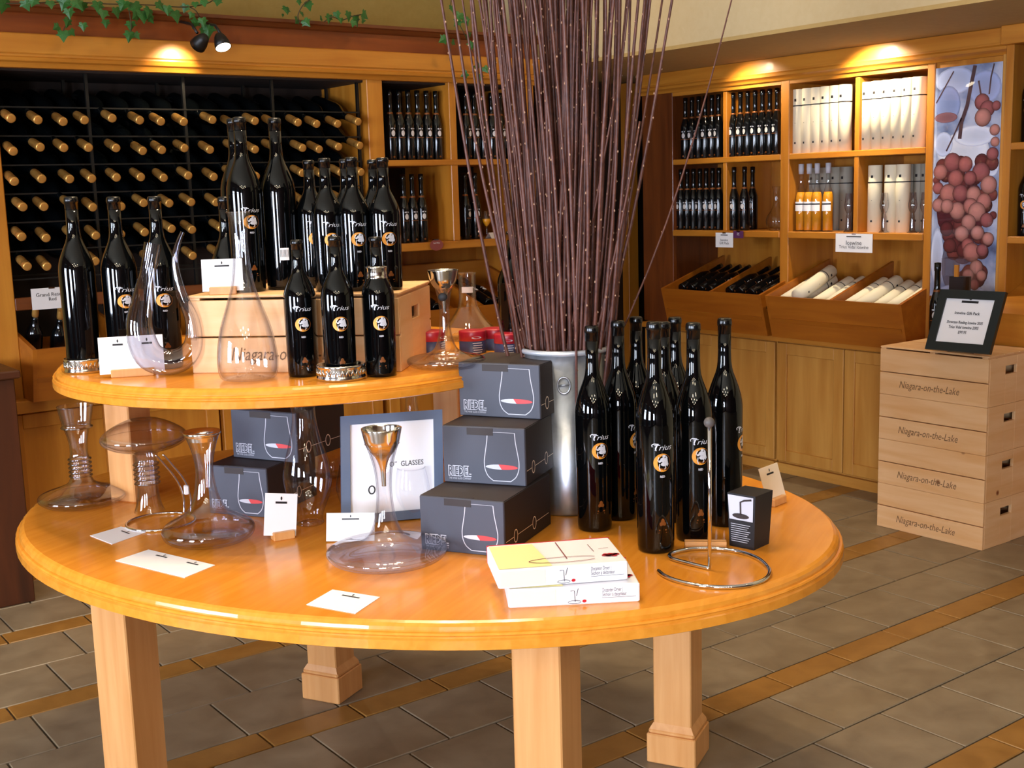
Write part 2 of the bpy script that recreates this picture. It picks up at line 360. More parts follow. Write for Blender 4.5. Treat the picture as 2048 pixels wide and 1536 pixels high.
m = MB(); mould(m, 'x', LX0, LX1 + .02, 5.0, 2.02, [(-.012, 0), (-.018, .012), (-.022, .018), (-.034, .024), (-.038, .036), (-.030, .042), (-.030, .05)]); obj('cornice_bead', m, M['wood_x'], lu)
obj('cornice_board', MB().box(LX0, LX1 + .02, 4.962, 5.1, 2.07, 2.148, .004), M['wood_x'], lu)
obj('frieze', MB().box(LX0, LX1 + .01, 4.985, 5.1, 2.148, 2.228), M['frieze'], lu)
m = MB(); mould(m, 'x', LX0, LX1 + .03, 5.0, 2.226, [(-.02, 0), (-.03, .004), (-.045, .018), (-.06, .022), (-.06, .036)]); obj('crown_moulding', m, M['dark_x'], lu)
obj('top_board', MB().box(LX0, LX1 + .02, 4.97, 5.565, 2.255, 2.262), M['dark_x'], lu)
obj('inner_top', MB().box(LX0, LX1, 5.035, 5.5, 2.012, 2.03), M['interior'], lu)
def shaker_door(parent, x0, x1, z0, z1, y, mt, mt2):       # door in a front that faces local -Y
    m = MB(); s = 0.06
    m.box(x0, x0 + s, y - .02, y, z0, z1, .003).box(x1 - s, x1, y - .02, y, z0, z1, .003).box(x0 + s, x1 - s, y - .0195, y, z0, z0 + s, .003).box(x0 + s, x1 - s, y - .0195, y, z1 - s, z1, .003)
    d = obj('door', m, M[mt], parent)
    obj('door_panel', MB().box(x0 + s, x1 - s, y - .010, y, z0 + s, z1 - s), M[mt2], d)
for i, (x0, x1) in enumerate(((1.19, 2.09), (2.10, 2.93), (2.96, 3.90))):
    b = thing('base_cabinet', ['maple base cabinet under the bottle rack, left end by the dark counter', 'maple base cabinet under the bottle rack, behind the upper table tier', 'maple base cabinet under the back shelf columns, behind the slate boxes'][i], 'cabinet', (0, 0, 0), 0, 'base cabinets of the back wall')
    obj('carcass', MB().box(x0, x1, 4.995, 5.46, 0.09, 0.67), M['wood_z'], b); obj('toe_board', MB().box(x0, x1, 4.985, 5.4, 0.0, 0.09), M['wood_x'], b)
    xm = (x0 + x1) / 2
    shaker_door(b, x0 + .004, xm - .003, .10, .66, 4.995, 'wood_z', 'wood_z'); shaker_door(b, xm + .003, x1 - .004, .10, .66, 4.995, 'wood_z', 'wood_z')
dc = thing('side_counter', 'dark-stained counter end at the far left edge beside the wine rack', 'counter', (0, 0, 0))
obj('carcass', MB().box(0.35, 1.15, 4.62, 4.92, 0, 0.86, .004), M['black_oak'], dc); obj('countertop', MB().box(0.33, 1.17, 4.60, 4.925, 0.86, 0.89, .005), M['black_oak'], dc)

# ------------------------------------------------------------------ right shelving (faces -X; local -Y is out, local x runs to the right)
RZ = -PI / 2
def rx(Y): return 4.885 - Y          # local x of a world Y
ru = thing('shelving_unit', 'maple wall shelving with eight lit compartments of bottles and white tubes, right wall', 'shelving', (XR, 4.885, 0), RZ)
Wd = 4.885 - 2.87
obj('back_panel', MB().box(-.2, rx(3.25), .36, .40, 0.72, 2.0), M['wood_z'], ru)
obj('stile', MB().box(-.245, 0.0, 0, .03, 0.72, 2.0, .003), M['dark_z'], ru)
obj('side_panel', MB().box(-.245, -.225, .03, .40, 0, 2.0), M['dark_z'], ru)
obj('side_panel', MB().box(-.02, 0.0, .03, .36, 0.72, 2.0), M['dark_z'], ru)
for a, b, n in ((4.51, 4.484, 'divider'), (3.666, 3.64, 'divider')): obj(n, MB().box(rx(a), rx(b), 0.003, .36, 1.245, 1.97, .002), M['wood_z'], ru)
obj('post', MB().box(rx(4.115), rx(4.06), 0, .36, 0.72, 2.0, .003), M['wood_z'], ru)
obj('post', MB().box(rx(3.275), rx(3.235), 0, .36, 0.72, 2.0, .003), M['wood_z'], ru)
for a, b in ((4.885, 4.115), (4.06, 3.275)):
    obj('shelf', MB().box(rx(a), rx(b), .0, .36, 1.603, 1.632, .003), M['wood_x'], ru); obj('shelf', MB().box(rx(a), rx(b), -.005, .36, 1.212, 1.245, .003), M['wood_x'], ru)
    obj('top_rail', MB().box(rx(a), rx(b), .002, .36, 1.975, 2.0), M['wood_x'], ru)
obj('poster_panel', MB().box(rx(3.235), rx(2.905), .012, .04, 0.72, 2.0), M['wood_z'], ru)
obj('post', MB().box(rx(2.905), rx(2.872), -.012, .36, 0.72, 2.0, .003), M['pale_z'], ru)
obj('counter', MB().box(-.2, Wd, -.07, .36, 0.69, 0.72, .003), M['wood_x'], ru)
m = MB(); mould(m, 'x', -.245, Wd + .0, 0, 1.995, [(-.01, 0), (-.016, .01), (-.022, .015), (-.034, .022), (-.036, .034), (-.028, .042), (-.028, .05)]); obj('cornice_bead', m, M['wood_x'], ru)
obj('cornice_board', MB().box(-.245, Wd, -.026, .3, 2.043, 2.107, .003), M['wood_x'], ru)
for i, (ya, yb) in enumerate(((4.885, 4.105), (4.095, 3.25), (3.24, 2.872))):
    b = thing('base_cabinet', ['pale maple base cabinet under the dark bottle bin, right wall', 'pale maple base cabinet under the white tube bin, right wall', 'pale maple base cabinet hidden behind the stacked crates'][i], 'cabinet', (XR, 4.885, 0), RZ, 'base cabinets of the right wall')
    x0, x1 = rx(ya), rx(yb); xm = (x0 + x1) / 2
    if i == 0: x0 -= .2
    obj('carcass', MB().box(x0, x1, -.02, .36, 0.05, 0.69), M['pale_z'], b); obj('toe_board', MB().box(x0, x1, -.045, .3, 0.0, 0.05), M['pale_x'], b)
    if i < 2: shaker_door(b, x0 + .004, xm - .003, .06, .68, -.02, 'pale_z', 'pale_z'); shaker_door(b, xm + .003, x1 - .004, .06, .68, -.02, 'pale_z', 'pale_z')
    else: shaker_door(b, x0 + .004, x1 - .004, .06, .68, -.02, 'pale_z', 'pale_z')
# next run of shelving, cut by the right edge of the picture
nu = thing('shelving_unit', 'narrow strip of maple shelving with bottles, cut off by the right picture edge', 'shelving', (XR - .05, 2.868, 0), RZ)
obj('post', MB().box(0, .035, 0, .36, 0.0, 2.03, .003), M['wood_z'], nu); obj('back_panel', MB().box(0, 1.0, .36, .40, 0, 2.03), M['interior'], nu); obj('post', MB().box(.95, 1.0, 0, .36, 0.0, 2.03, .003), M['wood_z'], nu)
for z in (1.60, 1.21, 0.69): obj('shelf', MB().box(.035, .95, 0, .36, z, z + .03, .003), M['wood_x'], nu)
obj('base_panel', MB().box(.035, .95, .0, .03, .0, .69), M['wood_z'], nu); obj('cornice_board', MB().box(-.01, 1.0, -.03, .3, 2.03, 2.107, .003), M['wood_x'], nu)
obj('sloping_bin', MB().hexa([(.036, -.1, .73), (.94, -.1, .73), (.94, .3, .73), (.036, .3, .73), (.036, -.14, .93), (.94, -.14, .93), (.94, .3, 1.1), (.036, .3, 1.1)]), M['wood_x'], nu)
# dim passage in the corner
pc = thing('passage_shelf', 'dim wooden shelf with bottles deep in the corner passage behind the branches', 'shelf', (0, 0, 0))
obj('post', MB().box(4.97, 5.05, 5.44, 5.50, 0, 2.1, .003), M['wood_z'], pc); obj('back_panel', MB().box(3.94, 6.5, 5.50, 5.555, 0, 2.1), M['interior'], pc)  # back panel is a dark sheet added over the wall as the passage's shade
obj('shelf', MB().box(5.2, 6.5, 5.3, 5.50, 1.24, 1.27), M['dark_x'], pc); obj('shelf', MB().box(5.2, 6.5, 5.3, 5.50, 1.7, 1.73), M['dark_x'], pc)

# ------------------------------------------------------------------ sloping display bins
def bin_(label, loc, rz, x0, x1, divs, zf=0.935, zb=1.09, zbot=0.722, out=-.19, outb=-.133, back=.30, mt='bin_x'):
    t = thing('display_bin', label, 'bin', loc, rz, 'sloping display bins'); k = .016
    obj('front_board', MB().hexa([(x0 + k, outb, zbot), (x1 - k, outb, zbot), (x1 - k, outb + k, zbot), (x0 + k, outb + k, zbot), (x0 + k, out, zf), (x1 - k, out, zf), (x1 - k, out + k, zf), (x0 + k, out + k, zf)]), M[mt], t)
    for a, n, b in [(x0, 'side_board', x0 + k), (x1 - k, 'side_board', x1)] + [(d - k / 2, 'divider', d + k / 2) for d in divs]:
        o_, ob = (out, outb) if n == 'side_board' else (out + k, outb + k)
        obj(n, MB().hexa([(a, ob, zbot), (b, ob, zbot), (b, back, zbot), (a, back, zbot), (a, o_, zf), (b, o_, zf), (b, back, zb), (a, back, zb)]), M[mt], t)
    obj('bottom_board', MB().hexa([(x0 + k, outb + k, zbot), (x1 - k, outb + k, zbot), (x1 - k, back, zbot), (x0 + k, back, zbot), (x0 + k, out + k + .01, zf - .115), (x1 - k, out + k + .01, zf - .115), (x1 - k, back, zb - .1), (x0 + k, back, zb - .1)]), M[mt], t)
    return t
bin_('sloping maple bin of dark bottles on the right wall', (XR, 4.885, 0), RZ, rx(4.79), rx(4.075), [rx(4.435)])
bin_('sloping maple bin of white card tubes on the right wall', (XR, 4.885, 0), RZ, rx(4.045), rx(3.25), [rx(3.65)])
bin_('sloping maple bin of dark bottles under the back shelf columns', (0, YL, 0), 0, 3.03, 3.82, [3.43])
bin_('deep maple bin at left under the bottle rack, two gold-capped bottles in it', (0, YL, 0), 0, 1.275, 2.05, [1.68], zb=1.03)
bin_('deep maple bin under the bottle rack, hidden by the upper table tier', (0, YL, 0), 0, 2.08, 2.90, [2.48], zb=1.03)
# ================================================================== the two-tier table
t = thing('display_table', 'two-tier oval maple display table with square legs, in the foreground', 'table', TC, TH)
SA, SB = 0.763, 1.015
def oval(prof, sa, sb, n=96, cx=0, cy=0, z0=0):
    m = MB().lathe(prof, n, fn=lambda o_, z, a: (cx + (sa + o_) * math.cos(a), cy + (sb + o_) * math.sin(a), z0 + z), caps=False)
    m.f += [tuple(range(n - 1, -1, -1)), tuple(range((len(prof) - 1) * n, len(prof) * n))]; m.m += [0, 0]; m.sm += [False, False]; return m
edge = [(-.03, -.05), (.0, -.05), (.006, -.047), (.006, -.030), (.002, -.027), (.002, -.024), (.0045, -.021), (.002, -.018), (-.003, -.017), (-.003, -.014), (-.005, -.008), (-.010, -.003), (-.016, 0.0)]
edge2 = [(o_, z * .86) for o_, z in edge]
top = oval(edge, SA - .004, SB - .004, z0=ZT); o = obj('tabletop', top, M['table'], t)
for p in o.data.polygons: p.use_smooth = False
CA, CB, UA, UB = 0.112, 0.381, 0.594, 0.594
o = obj('upper_tier', oval(edge2, UA, UB, 96, CA, CB, ZU), M['table'], t)
for p in o.data.polygons: p.use_smooth = False
def leg(a, b):
    m = MB(); s = .051; p = .066
    m.box(a - s, a + s, b - s, b + s, .10, ZT - .05, .003)
    m.hexa([(a - p + .006, b - p + .006, .092), (a + p - .006, b - p + .006, .092), (a + p - .006, b + p - .006, .092), (a - p + .006, b + p - .006, .092), (a - s, b - s, .108), (a + s, b - s, .108), (a + s, b + s, .108), (a - s, b + s, .108)])
    m.box(a - p + .004, a + p - .004, b - p + .004, b + p - .004, .080, .093, .004)
    m.box(a - p, a + p, b - p, b + p, 0, .081, .003)
    obj('leg', m, M['table_leg'], t)
for a, b in ((-.42, -.535), (-.42, .535), (.44, -.53), (.44, .56)): leg(a, b)
for a, b in ((-.165, .715), (.15, -.125), (.42, .62), (.51, .15)):
    obj('tier_post', MB().box(a - .04, a + .04, b - .04, b + .04, ZT, ZU - .043, .003), M['table_leg'], t)

# ------------------------------------------------------------------ bottles on the table
BIG = [(0, .004), (.026, 0), (.0345, .0), (.0372, .003), (.0382, .012), (.0388, .08), (.0396, .20), (.0400, .265), (.0398, .278), (.0385, .290), (.0355, .305), (.031, .320), (.025, .337), (.0195, .352), (.0168, .363), (.0150, .378), (.0142, .40), (.0140, .452)]
CAP = [(.0141, .440), (.0145, .4405), (.0147, .458), (.0158, .4585), (.0160, .464), (.0156, .4695), (.0148, .473), (.0120, .475), (0, .475)]
def rad(z, K):
    for (r0, z0), (r1, z1) in zip(BIG[3:], BIG[4:]):
        if z0 <= z / K[1] <= z1: return (r0 + (r1 - r0) * (z / K[1] - z0) / (z1 - z0)) * K[0]
    return .04 * K[0]
def bottle_meshes(K, zt, ze, zr, zc, s):
    sc = lambda P: [(r * K[0], z * K[1]) for r, z in P]
    body = mesh('body', MB().lathe(sc(BIG), 40), M['bottle']); cap = mesh('capsule', MB().lathe(sc(CAP), 28), M['capsule'])
    def fn(z0):
        def g(x, y):
            R = rad(z0 + y, K) + .0005; a = x / R - PI / 2; return (R * math.cos(a), R * math.sin(a), z0 + y)
        return g
    m = MB(); m.text('Trius', .0165 * s, fn(zt), width=.040 * s, shear=.35)
    m.ribbon([(-.021 * s, .002 * s), (-.022 * s, .006 * s), (-.018 * s, .0085 * s), (-.008 * s, .0075 * s)], .0018 * s, fn(zt))
    m.ribbon([(-.0125 * s, .0055 * s), (-.0145 * s, -.001 * s), (-.013 * s, -.006 * s)], .0022 * s, fn(zt))
    m.text('RED', .0062 * s, fn(zr), width=.0105 * s, offset=.0002); lettering = mesh('lettering', m, M['silverprint'])
    m = MB(); g = fn(ze)
    out = [(.019 * s * math.cos(a), .019 * s * math.sin(a)) for a in [PI * .32 + k * PI * 1.36 / 18 for k in range(19)]]
    inn = [(.0055 * s + .0158 * s * math.cos(a), .0158 * s * math.sin(a)) for a in [PI * .40 + k * PI * 1.2 / 18 for k in range(19)]]
    for k in range(18): m.add([g(*out[k]), g(*out[k + 1]), g(*inn[k + 1]), g(*inn[k])], [(0, 1, 2, 3)], 0)
    m.ribbon([(.0185 * s * math.cos(a), .0185 * s * math.sin(a)) for a in [-PI * .30 + k * PI * .6 / 8 for k in range(9)]], .0014 * s, g, 2)
    m.ribbon([(-.006 * s, -.012 * s), (.002 * s, -.0145 * s), (.010 * s, -.011 * s)], .004 * s, g, 2)
    m.ribbon([(-.020 * s, zr - ze - .006 * s), (.020 * s, zr - ze - .006 * s)], .0008 * s, g, 2)
    for cx, cy, a, b in ((.003, .0135, .0035, .0032), (.001, .006, .0062, .005), (.008, .0045, .004, .0065), (.004, -.003, .008, .0045), (-.006, .003, .003, .0025)): m.disc(cx * s, cy * s, a * s, b * s, g, 1, 10)
    for pts in (((-.003, .016), (-.008, .011), (-.010, .004)), ((-.006, -.002), (-.007, -.010), (-.005, -.0165)), ((.006, -.005), (.007, -.011), (.0045, -.014)), ((.011, .003), (.013, -.004), (.010, -.008)), ((.007, .014), (.011, .009))): m.ribbon([(x * s, y * s) for x, y in pts], .0019 * s, g, 1)
    emblem = mesh('emblem', m, [M['goldprint'], M['silverprint'], M['dimgold']])
    m = MB(); g = fn(zc); m.disc(0, .006 * s, .0042 * s, .0075 * s, g, 0, 12); m.disc(-.004 * s, .002 * s, .003 * s, .004 * s, g); m.disc(.004 * s, .002 * s, .003 * s, .004 * s, g)
    m.ribbon([(-.0085 * s, -.011 * s), (.0085 * s, -.011 * s)], .0032 * s, g); m.ribbon([(-.0095 * s, -.0165 * s), (.0095 * s, -.0165 * s)], .0016 * s, g)
    return body, cap, lettering, emblem, mesh('crest', m, M['dimgold'])
KM, K7 = (1.0, 1.0), (.90, .705)
BM = {'m': bottle_meshes(KM, .223, .192, .163, .062, 1.0), '7': bottle_meshes(K7, .168, .131, .100, .038, .92)}
BM['p'] = (BM['m'][0], BM['m'][1])           # side without print
def bottle(kind, p, label, turn=0.0, group=None, sh=1.0, sw=1.0, rz=None):
    b = thing('wine_bottle', label, 'bottle', p, (face_cam(p) if rz is None else rz) + turn, group)
    for n, me in zip(('body', 'capsule', 'lettering', 'emblem', 'crest'), BM[kind]): obj(n, me, None, b)
    b.scale = (sw, sw, sh); return b
G1 = 'tall red wine bottles at the right of the lower table'
for x, y, ty, tn, k, lb in (
    (1312, 1098, 640, .38, 'm', 'foremost tall black wine bottle right of the white boxes'),
    (1388, 1076, 642, .38, 'm', 'tall black wine bottle directly behind the dryer stand pole'),
    (1190, 1056, 648, .38, 'm', 'leftmost tall black wine bottle, in front of the zinc bucket'),
    (1449, 1046, 633, 1.25, 'm', 'rightmost tall black wine bottle, behind the small black box'),
    (1241, 1034, 638, 1.1, 'm', 'tall black wine bottle second from the left, in shadow beside the bucket'),
    (1272, 1006, 630, .6, 'p', 'tall black wine bottle behind the second from left, near the bucket'),
    (1330, 1040, 640, .9, 'p', 'tall black wine bottle straight behind the foremost one'),
    (1352, 1008, 631, .6, 'p', 'rearmost tall black wine bottle in the middle of the group')):
    p = onz(x, y, ZT)
    if x == 1272: p = onz(1276, 1002, ZT)
    bottle(k, p, lb, tn, G1, height_at(p, ty + 3) / .475)
G2 = 'wine bottles on the upper tier'
for x, y, ty, tn, k, lb in (
    (172, 745, 391, 2.4, 'p', 'leftmost tall black wine bottle, standing in a silver coaster'),
    (254, 738, 391, .25, 'm', 'tall black wine bottle between the leftmost bottle and the looped decanter'),
    (334, 735, 390, .15, 'm', 'tall black wine bottle seen through the looped decanter'),
    (470, 728, 391, .6, 'p', 'tall black wine bottle behind the crate, only neck and shoulder showing')):
    p = onz(x, y, ZU)
    if x == 172: p = onz(171, 743, ZU) + Vector((0, 0, .004))
    bottle(k, p, lb, tn, G2, height_at(p, ty + 2) / .475, 1.03)
# wooden crates -------------------------------------------------------
def crate(p, rz, label, group, L=.50, D=.30, H=.195, lid=False, word='Niagara-on-the-Lake', gap=.003):
    c = thing('wooden_crate', label, 'crate', p, rz, group); k = .014
    for z0, z1 in ((0, H / 2 - gap), (H / 2 + .0005, H - .001)):
        pl = obj('plank', MB().box(0, L, 0, k, z0, z1, .0015), M['pine_x'], c)
        if z0 == 0:
            m = MB(); m.text(word, .043, lambda x, y: (L * .47 + x, -.0006, H * .25 + y), width=L * .56, shear=.30); obj('lettering', m, M['stamp'], pl)
        obj('plank', MB().box(0, L, D - k, D, z0, z1, .0015), M['pine_x'], c)
    for x0, x1 in ((0.0, k), (L - k, L)):
        m = MB(); y0, y1 = k, D - k; ym = D * .5; hw, hz0, hz1 = .040, H * .62, H * .80
        m.box(x0, x1, y0, ym - hw, 0, H - .001, .0015).box(x0, x1, ym + hw, y1, 0, H - .001, .0015).box(x0, x1, ym - hw, ym + hw, 0, hz0).box(x0, x1, ym - hw, ym + hw, hz1, H - .001)
        obj('end_board', m, M['pine_y'], c)
    obj('bottom_board', MB().box(k, L - k, k, D - k, .003, .013), M['pine_x'], c)
    if lid:
        h = .006
        for x0 in (.004, L / 2 - .012, L - .028): obj('lid_batten', MB().box(x0, x0 + .024, .001, D - .001, H - .0005, H + .0045), M['pine_y'], c)
        for i in range(3):
            y0 = D * i / 3; obj('lid_slat', MB().box(-.001, L + .001, y0 + .0015, y0 + D / 3 - .0015, H + .0045, H + .0045 + h, .0015), M['pine_x'], c)
    return c
M['stamp'] = mat('branded_lettering', (122, 88, 56), 0.7)
c0, c1 = onz(386, 746.5, ZU), onz(803, 743.5, ZU); d = c1 - c0; CRZ = math.atan2(d.y, d.x); CL = d.length
CH = height_at(c0, 592) - .0106
crate(c0, CRZ, 'pine crate on the upper table tier with bottles standing on it', None, CL, .34, CH, True, 'Niagara-on-the-Lake')
ZC = ZU + CH + .0106
G3 = 'wine bottles on the pine crate'
cy_, sy_ = math.cos(CRZ), math.sin(CRZ)
def oncrate(u, v): return Vector((c0.x + u * cy_ - v * sy_, c0.y + u * sy_ + v * cy_, ZC))
def crate_u(x, v):          # distance along the crate, at depth v, that is seen in column x
    lo, hi = 0.0, CL
    for _ in range(30):
        mm = (lo + hi) / 2
        if proj(oncrate(mm, v))[0] < x: lo = mm
        else: hi = mm
    return lo
for x, v, ty, tn, k, lb, w_ in (
    (500, .10, 234, .35, 'm', 'tallest black bottle standing on the crate behind the long-necked carafe', 1.0),
    (487, .21, 237, .6, 'p', 'tall black bottle half hidden behind the tallest one on the crate', 1.0),
    (568, .16, 236, 2.7, 'p', 'tall black bottle on the crate turned to show its barcode label', 1.0),
    (662, .075, 316, .25, '7', 'second small bottle from the left in the front row on the crate', 1.0),
    (630, .19, 320, .25, '7', 'small bottle at the left end of the rear row on the crate', 1.0),
    (715, .075, 314, .25, '7', 'middle small bottle of the front row on the crate', 1.0),
    (702, .19, 318, .6, '7', 'small bottle in the middle of the rear row on the crate', 1.0),
    (776, .085, 315, .25, '7', 'rightmost small bottle of the front row on the crate', 1.0),
    (757, .20, 319, .25, '7', 'small bottle at the right end of the rear row on the crate', 1.0)):
    p = oncrate(crate_u(x, v), v); b = bottle(k, p, lb, tn, G3, height_at(p, ty) / (.475 if k != '7' else .335), w_)
    if x == 568:
        m = MB()
        def g(xx, yy, z0=.10): R = .0392; a = xx / R - PI / 2 - 2.55; return (R * math.cos(a), R * math.sin(a), z0 + yy)
        m.ribbon([(-.011 + i * .0055, 0) for i in range(5)], .034, g, 0)
        for i in range(7): m.ribbon([(-.009 + i * .003, .012), (-.009 + i * .003, -.008)], .0011, lambda a_, b_: tuple(Vector(g(a_, b_)) * 1.0 + Vector((math.cos(a_ / .0392 - PI / 2 - 2.55), math.sin(a_ / .0392 - PI / 2 - 2.55), 0)) * .0005), 1)
        obj('barcode_label', m, [M['paper'], M['ink']], b)
G4 = 'small wine bottles in front of the crate'
COAST = onz(683, 757.5, ZU)
for x, y, ty, lb in ((608, 751, 479, 'small black bottle at left in front of the pine crate'), (681, 757, 472, 'small black bottle standing in the silver coaster before the crate'), (763, 750.5, 473, 'small black bottle with a silver drip collar round its neck')):
    p = onz(x, y, ZU)
    if x == 681: p = COAST + Vector((0, 0, .004))
    b = bottle('7', p, lb, .12, G4, height_at(p, ty) / .335)
    if x == 763:
        col = thing('drip_collar', 'silver drip collar ring on the neck of the right small bottle', 'collar', p + Vector((0, 0, .212)))
        obj('ring', MB().lathe([(.0205, 0), (.0225, .001), (.0235, .004), (.0225, .006), (.0222, .024), (.0235, .026), (.0225, .029), (.0205, .0295), (.0195, .026), (.0195, .003)], 36), M['silver'], col)
p = onz(1031, 702, ZU); bottle('m', p, 'tall black wine bottle behind the red-lidded tins beside the branches', .8, G2, height_at(p, 462) / .475, 1.0)
# silver coasters
def coaster(p, R, H, label, rz=0, spout=False):
    c = thing('wine_coaster', label, 'coaster', p, rz, 'silver wine coasters')
    obj('base', MB().lathe([(0, .0), (R * .96, 0), (R * .96, .003), (0, .003)], 40), M['silver'], c)
    m = MB().lathe([(R * .97, 0), (R * 1.02, .002), (R * 1.03, .006), (R, .009), (R, H - .008), (R * 1.03, H - .005), (R * 1.03, H - .001), (R, H), (R * .965, H - .002), (R * .965, .003)], 48); obj('rim_wall', m, M['silver'], c)
    m = MB()
    for k in range(28):
        a = 2 * PI * k / 28; m.tube([(R * 1.005 * math.cos(a - .08), R * 1.005 * math.sin(a - .08), H * .35), (R * 1.012 * math.cos(a), R * 1.012 * math.sin(a), H * .72), (R * 1.005 * math.cos(a + .08), R * 1.005 * math.sin(a + .08), H * .35)], .0016, 5)
    o = obj('pierced_band', m, M['silver'], c); o['kind'] = 'stuff'
    return c
coaster(COAST, .052, .034, 'silver pierced wine coaster under the middle small bottle')
coaster(onz(171, 743, ZU) - Vector((0, 0, .0)), .046, .034, 'silver wine coaster at the left end of the upper tier')
# ------------------------------------------------------------------ glass decanters
def glass_thing(name, label, cat, p, prof, rz=0, n=56, group=None, fn=None, rim=True, rings=()):
    g = thing(name, label, cat, p, rz, group)
    m = MB().lathe(prof, n, caps=False, fn=fn)
    if n >= 50 and not fn:
        k = max(range(len(prof)), key=lambda i: prof[i][0]); m.lathe([(max(r - .0028, 0), z + (.004 if i < k else 0)) for i, (r, z) in enumerate(prof)], n, caps=False)
    obj('glass_body', m, M['glass'], g)
    for z, r in rings:
        obj('neck_ring', MB().tube([(r * math.cos(2 * PI * i / 32), r * math.sin(2 * PI * i / 32), z) for i in range(32)], .0021, 6, closed=True), M['bright_glass'], g)
    if rim:
        r, z = prof[-1]; pts = [(fn(r, z, 2 * PI * i / 40) if fn else (r * math.cos(2 * PI * i / 40), r * math.sin(2 * PI * i / 40), z)) for i in range(40)]
        obj('rim', MB().tube(pts, .0013, 6, closed=True), M['glass'], g)
    return g
def sm(P, n=4): return smoothpath(P, n)
FUN = [(0.0, .010), (.05, .006), (.09, .003), (.112, .007), (.122, .015), (.125, .022), (.121, .028), (.108, .033), (.078, .038), (.050, .046), (.034, .060), (.024, .085), (.0188, .11), (.0158, .15), (.0185, .19), (.026, .222), (.0345, .247)]
def funnel(p, s, sz, label, pend=False):
    f = thing('decanter_funnel', label, 'funnel', p); f.scale = (s, s, sz)
    obj('funnel_bowl', MB().lathe(sm([(.0045, .158), (.0055, .185), (.008, .20), (.015, .218), (.025, .230), (.034, .246), (.038, .262), (.0412, .277), (.0402, .2775), (.037, .262), (.033, .248), (.024, .233), (.013, .220), (.006, .205)], 3), 44, caps=False), M['silver'], f)
    if pend: obj('dark_medallion', MB().lathe([(0, -.003), (.010, -.003), (.012, 0), (.010, .003), (0, .003)], 20, fn=lambda r, z, a: (r * math.cos(a), -.032 + z, .205 + r * math.sin(a))), M['ink'], f)
    return f
p = onz(775, 1121, ZT); glass_thing('ship_decanter', 'wide-based clear decanter with a silver funnel in front of the framed sign', 'decanter', p, sm(FUN)); funnel(p, 1, 1, 'silver funnel in the neck of the wide decanter before the framed sign')
p = onz(893, 735, ZU); g = glass_thing('ship_decanter', 'wide-based clear decanter on the upper tier beside the red-lidded tins', 'decanter', p, sm(FUN), face_cam(p)); g.scale = (.72, .72, .80)
f = funnel(p, .86, .80, 'silver funnel with a dark medallion on the upper tier decanter', True); f.rotation_euler = (0, 0, face_cam(p) - .1)
p = onz(419, 1083, ZT)
g = glass_thing('ship_decanter', 'clear decanter with a silver-rimmed flared mouth, behind the folded double card', 'decanter', p, sm([(0, .011), (.05, .006), (.075, .004), (.094, .012), (.101, .026), (.095, .040), (.075, .052), (.050, .066), (.036, .084), (.026, .11), (.0205, .145), (.0195, .17), (.024, .2), (.031, .224), (.0385, .243)]))
obj('silver_lip', MB().lathe([(.0375, .240), (.0405, .244), (.0402, .249), (.037, .2485), (.034, .236), (.0325, .229)], 44, caps=False), M['silver'], g)
obj('sieve', MB().lathe([(.031, .226), (.025, .205), (.020, .18), (.017, .15), (.012, .12)], 24, caps=False), M['glass'], g)
p = onz(167, 1008, ZT)
prof = sm([(0, .010), (.05, .006), (.085, .004), (.103, .013), (.107, .021), (.102, .029), (.085, .036), (.06, .044), (.035, .055), (.026, .068)], 4)
for k in range(5): z = .074 + k * .0105; prof += [(.0235, z - .003), (.0268, z), (.0235, z + .003)]
prof += sm([(.0215, .13), (.0215, .15), (.025, .172), (.031, .192), (.0365, .197), (.0345, .203), (.038, .222), (.043, .250)], 4)
glass_thing('ringed_decanter', 'clear decanter with a ringed neck at the left end of the lower table', 'decanter', p, prof, rings=[(.074 + k * .0105, .0268) for k in range(5)] + [(.197, .0365)])
# upside-down decanter on a wire drying stand
p = onz(300, 1030, ZT) + Vector((0, 0, .010))
prof = sm([(.036, 0), (.030, .018), (.0255, .045), (.0245, .062)], 4)
for k in range(5): z = .070 + k * .0115; prof += [(.0255, z - .0035), (.029, z), (.0255, z + .0035)]
prof += sm([(.026, .128), (.030, .142), (.045, .150), (.072, .156), (.094, .168), (.101, .180), (.093, .194), (.065, .212), (.035, .224), (.018, .224), (.0, .219)], 4)
glass_thing('inverted_decanter', 'clear ringed decanter turned upside down on a wire drying stand', 'decanter', p, prof, rim=True, rings=[(.070 + k * .0115, .029) for k in range(5)])
ds = thing('drying_stand', 'low chrome wire stand under the upside-down decanter at left', 'stand', onz(322, 1046, ZT), face_cam(onz(322, 1046, ZT)), 'decanter drying stands')
ring = [(.078 * math.cos(a), .078 * math.sin(a), .0035) for a in [2 * PI * i / 40 for i in range(40)]]
obj('ring_base', MB().tube(ring, .0032, 8, closed=True), M['chrome'], ds)
for dx in (-.004, .012):
    obj('curved_rod', MB().tube(smoothpath([(.058 + dx, .052, .004), (.060 + dx, .055, .04), (.048 + dx, .052, .085), (.022 + dx, .047, .128), (.004 + dx, .04, .155)], 6), .0026, 8), M['chrome'], ds)
obj('clip', MB().box(.058, .070, .046, .060, .050, .072, .002), M['paper2'], ds)
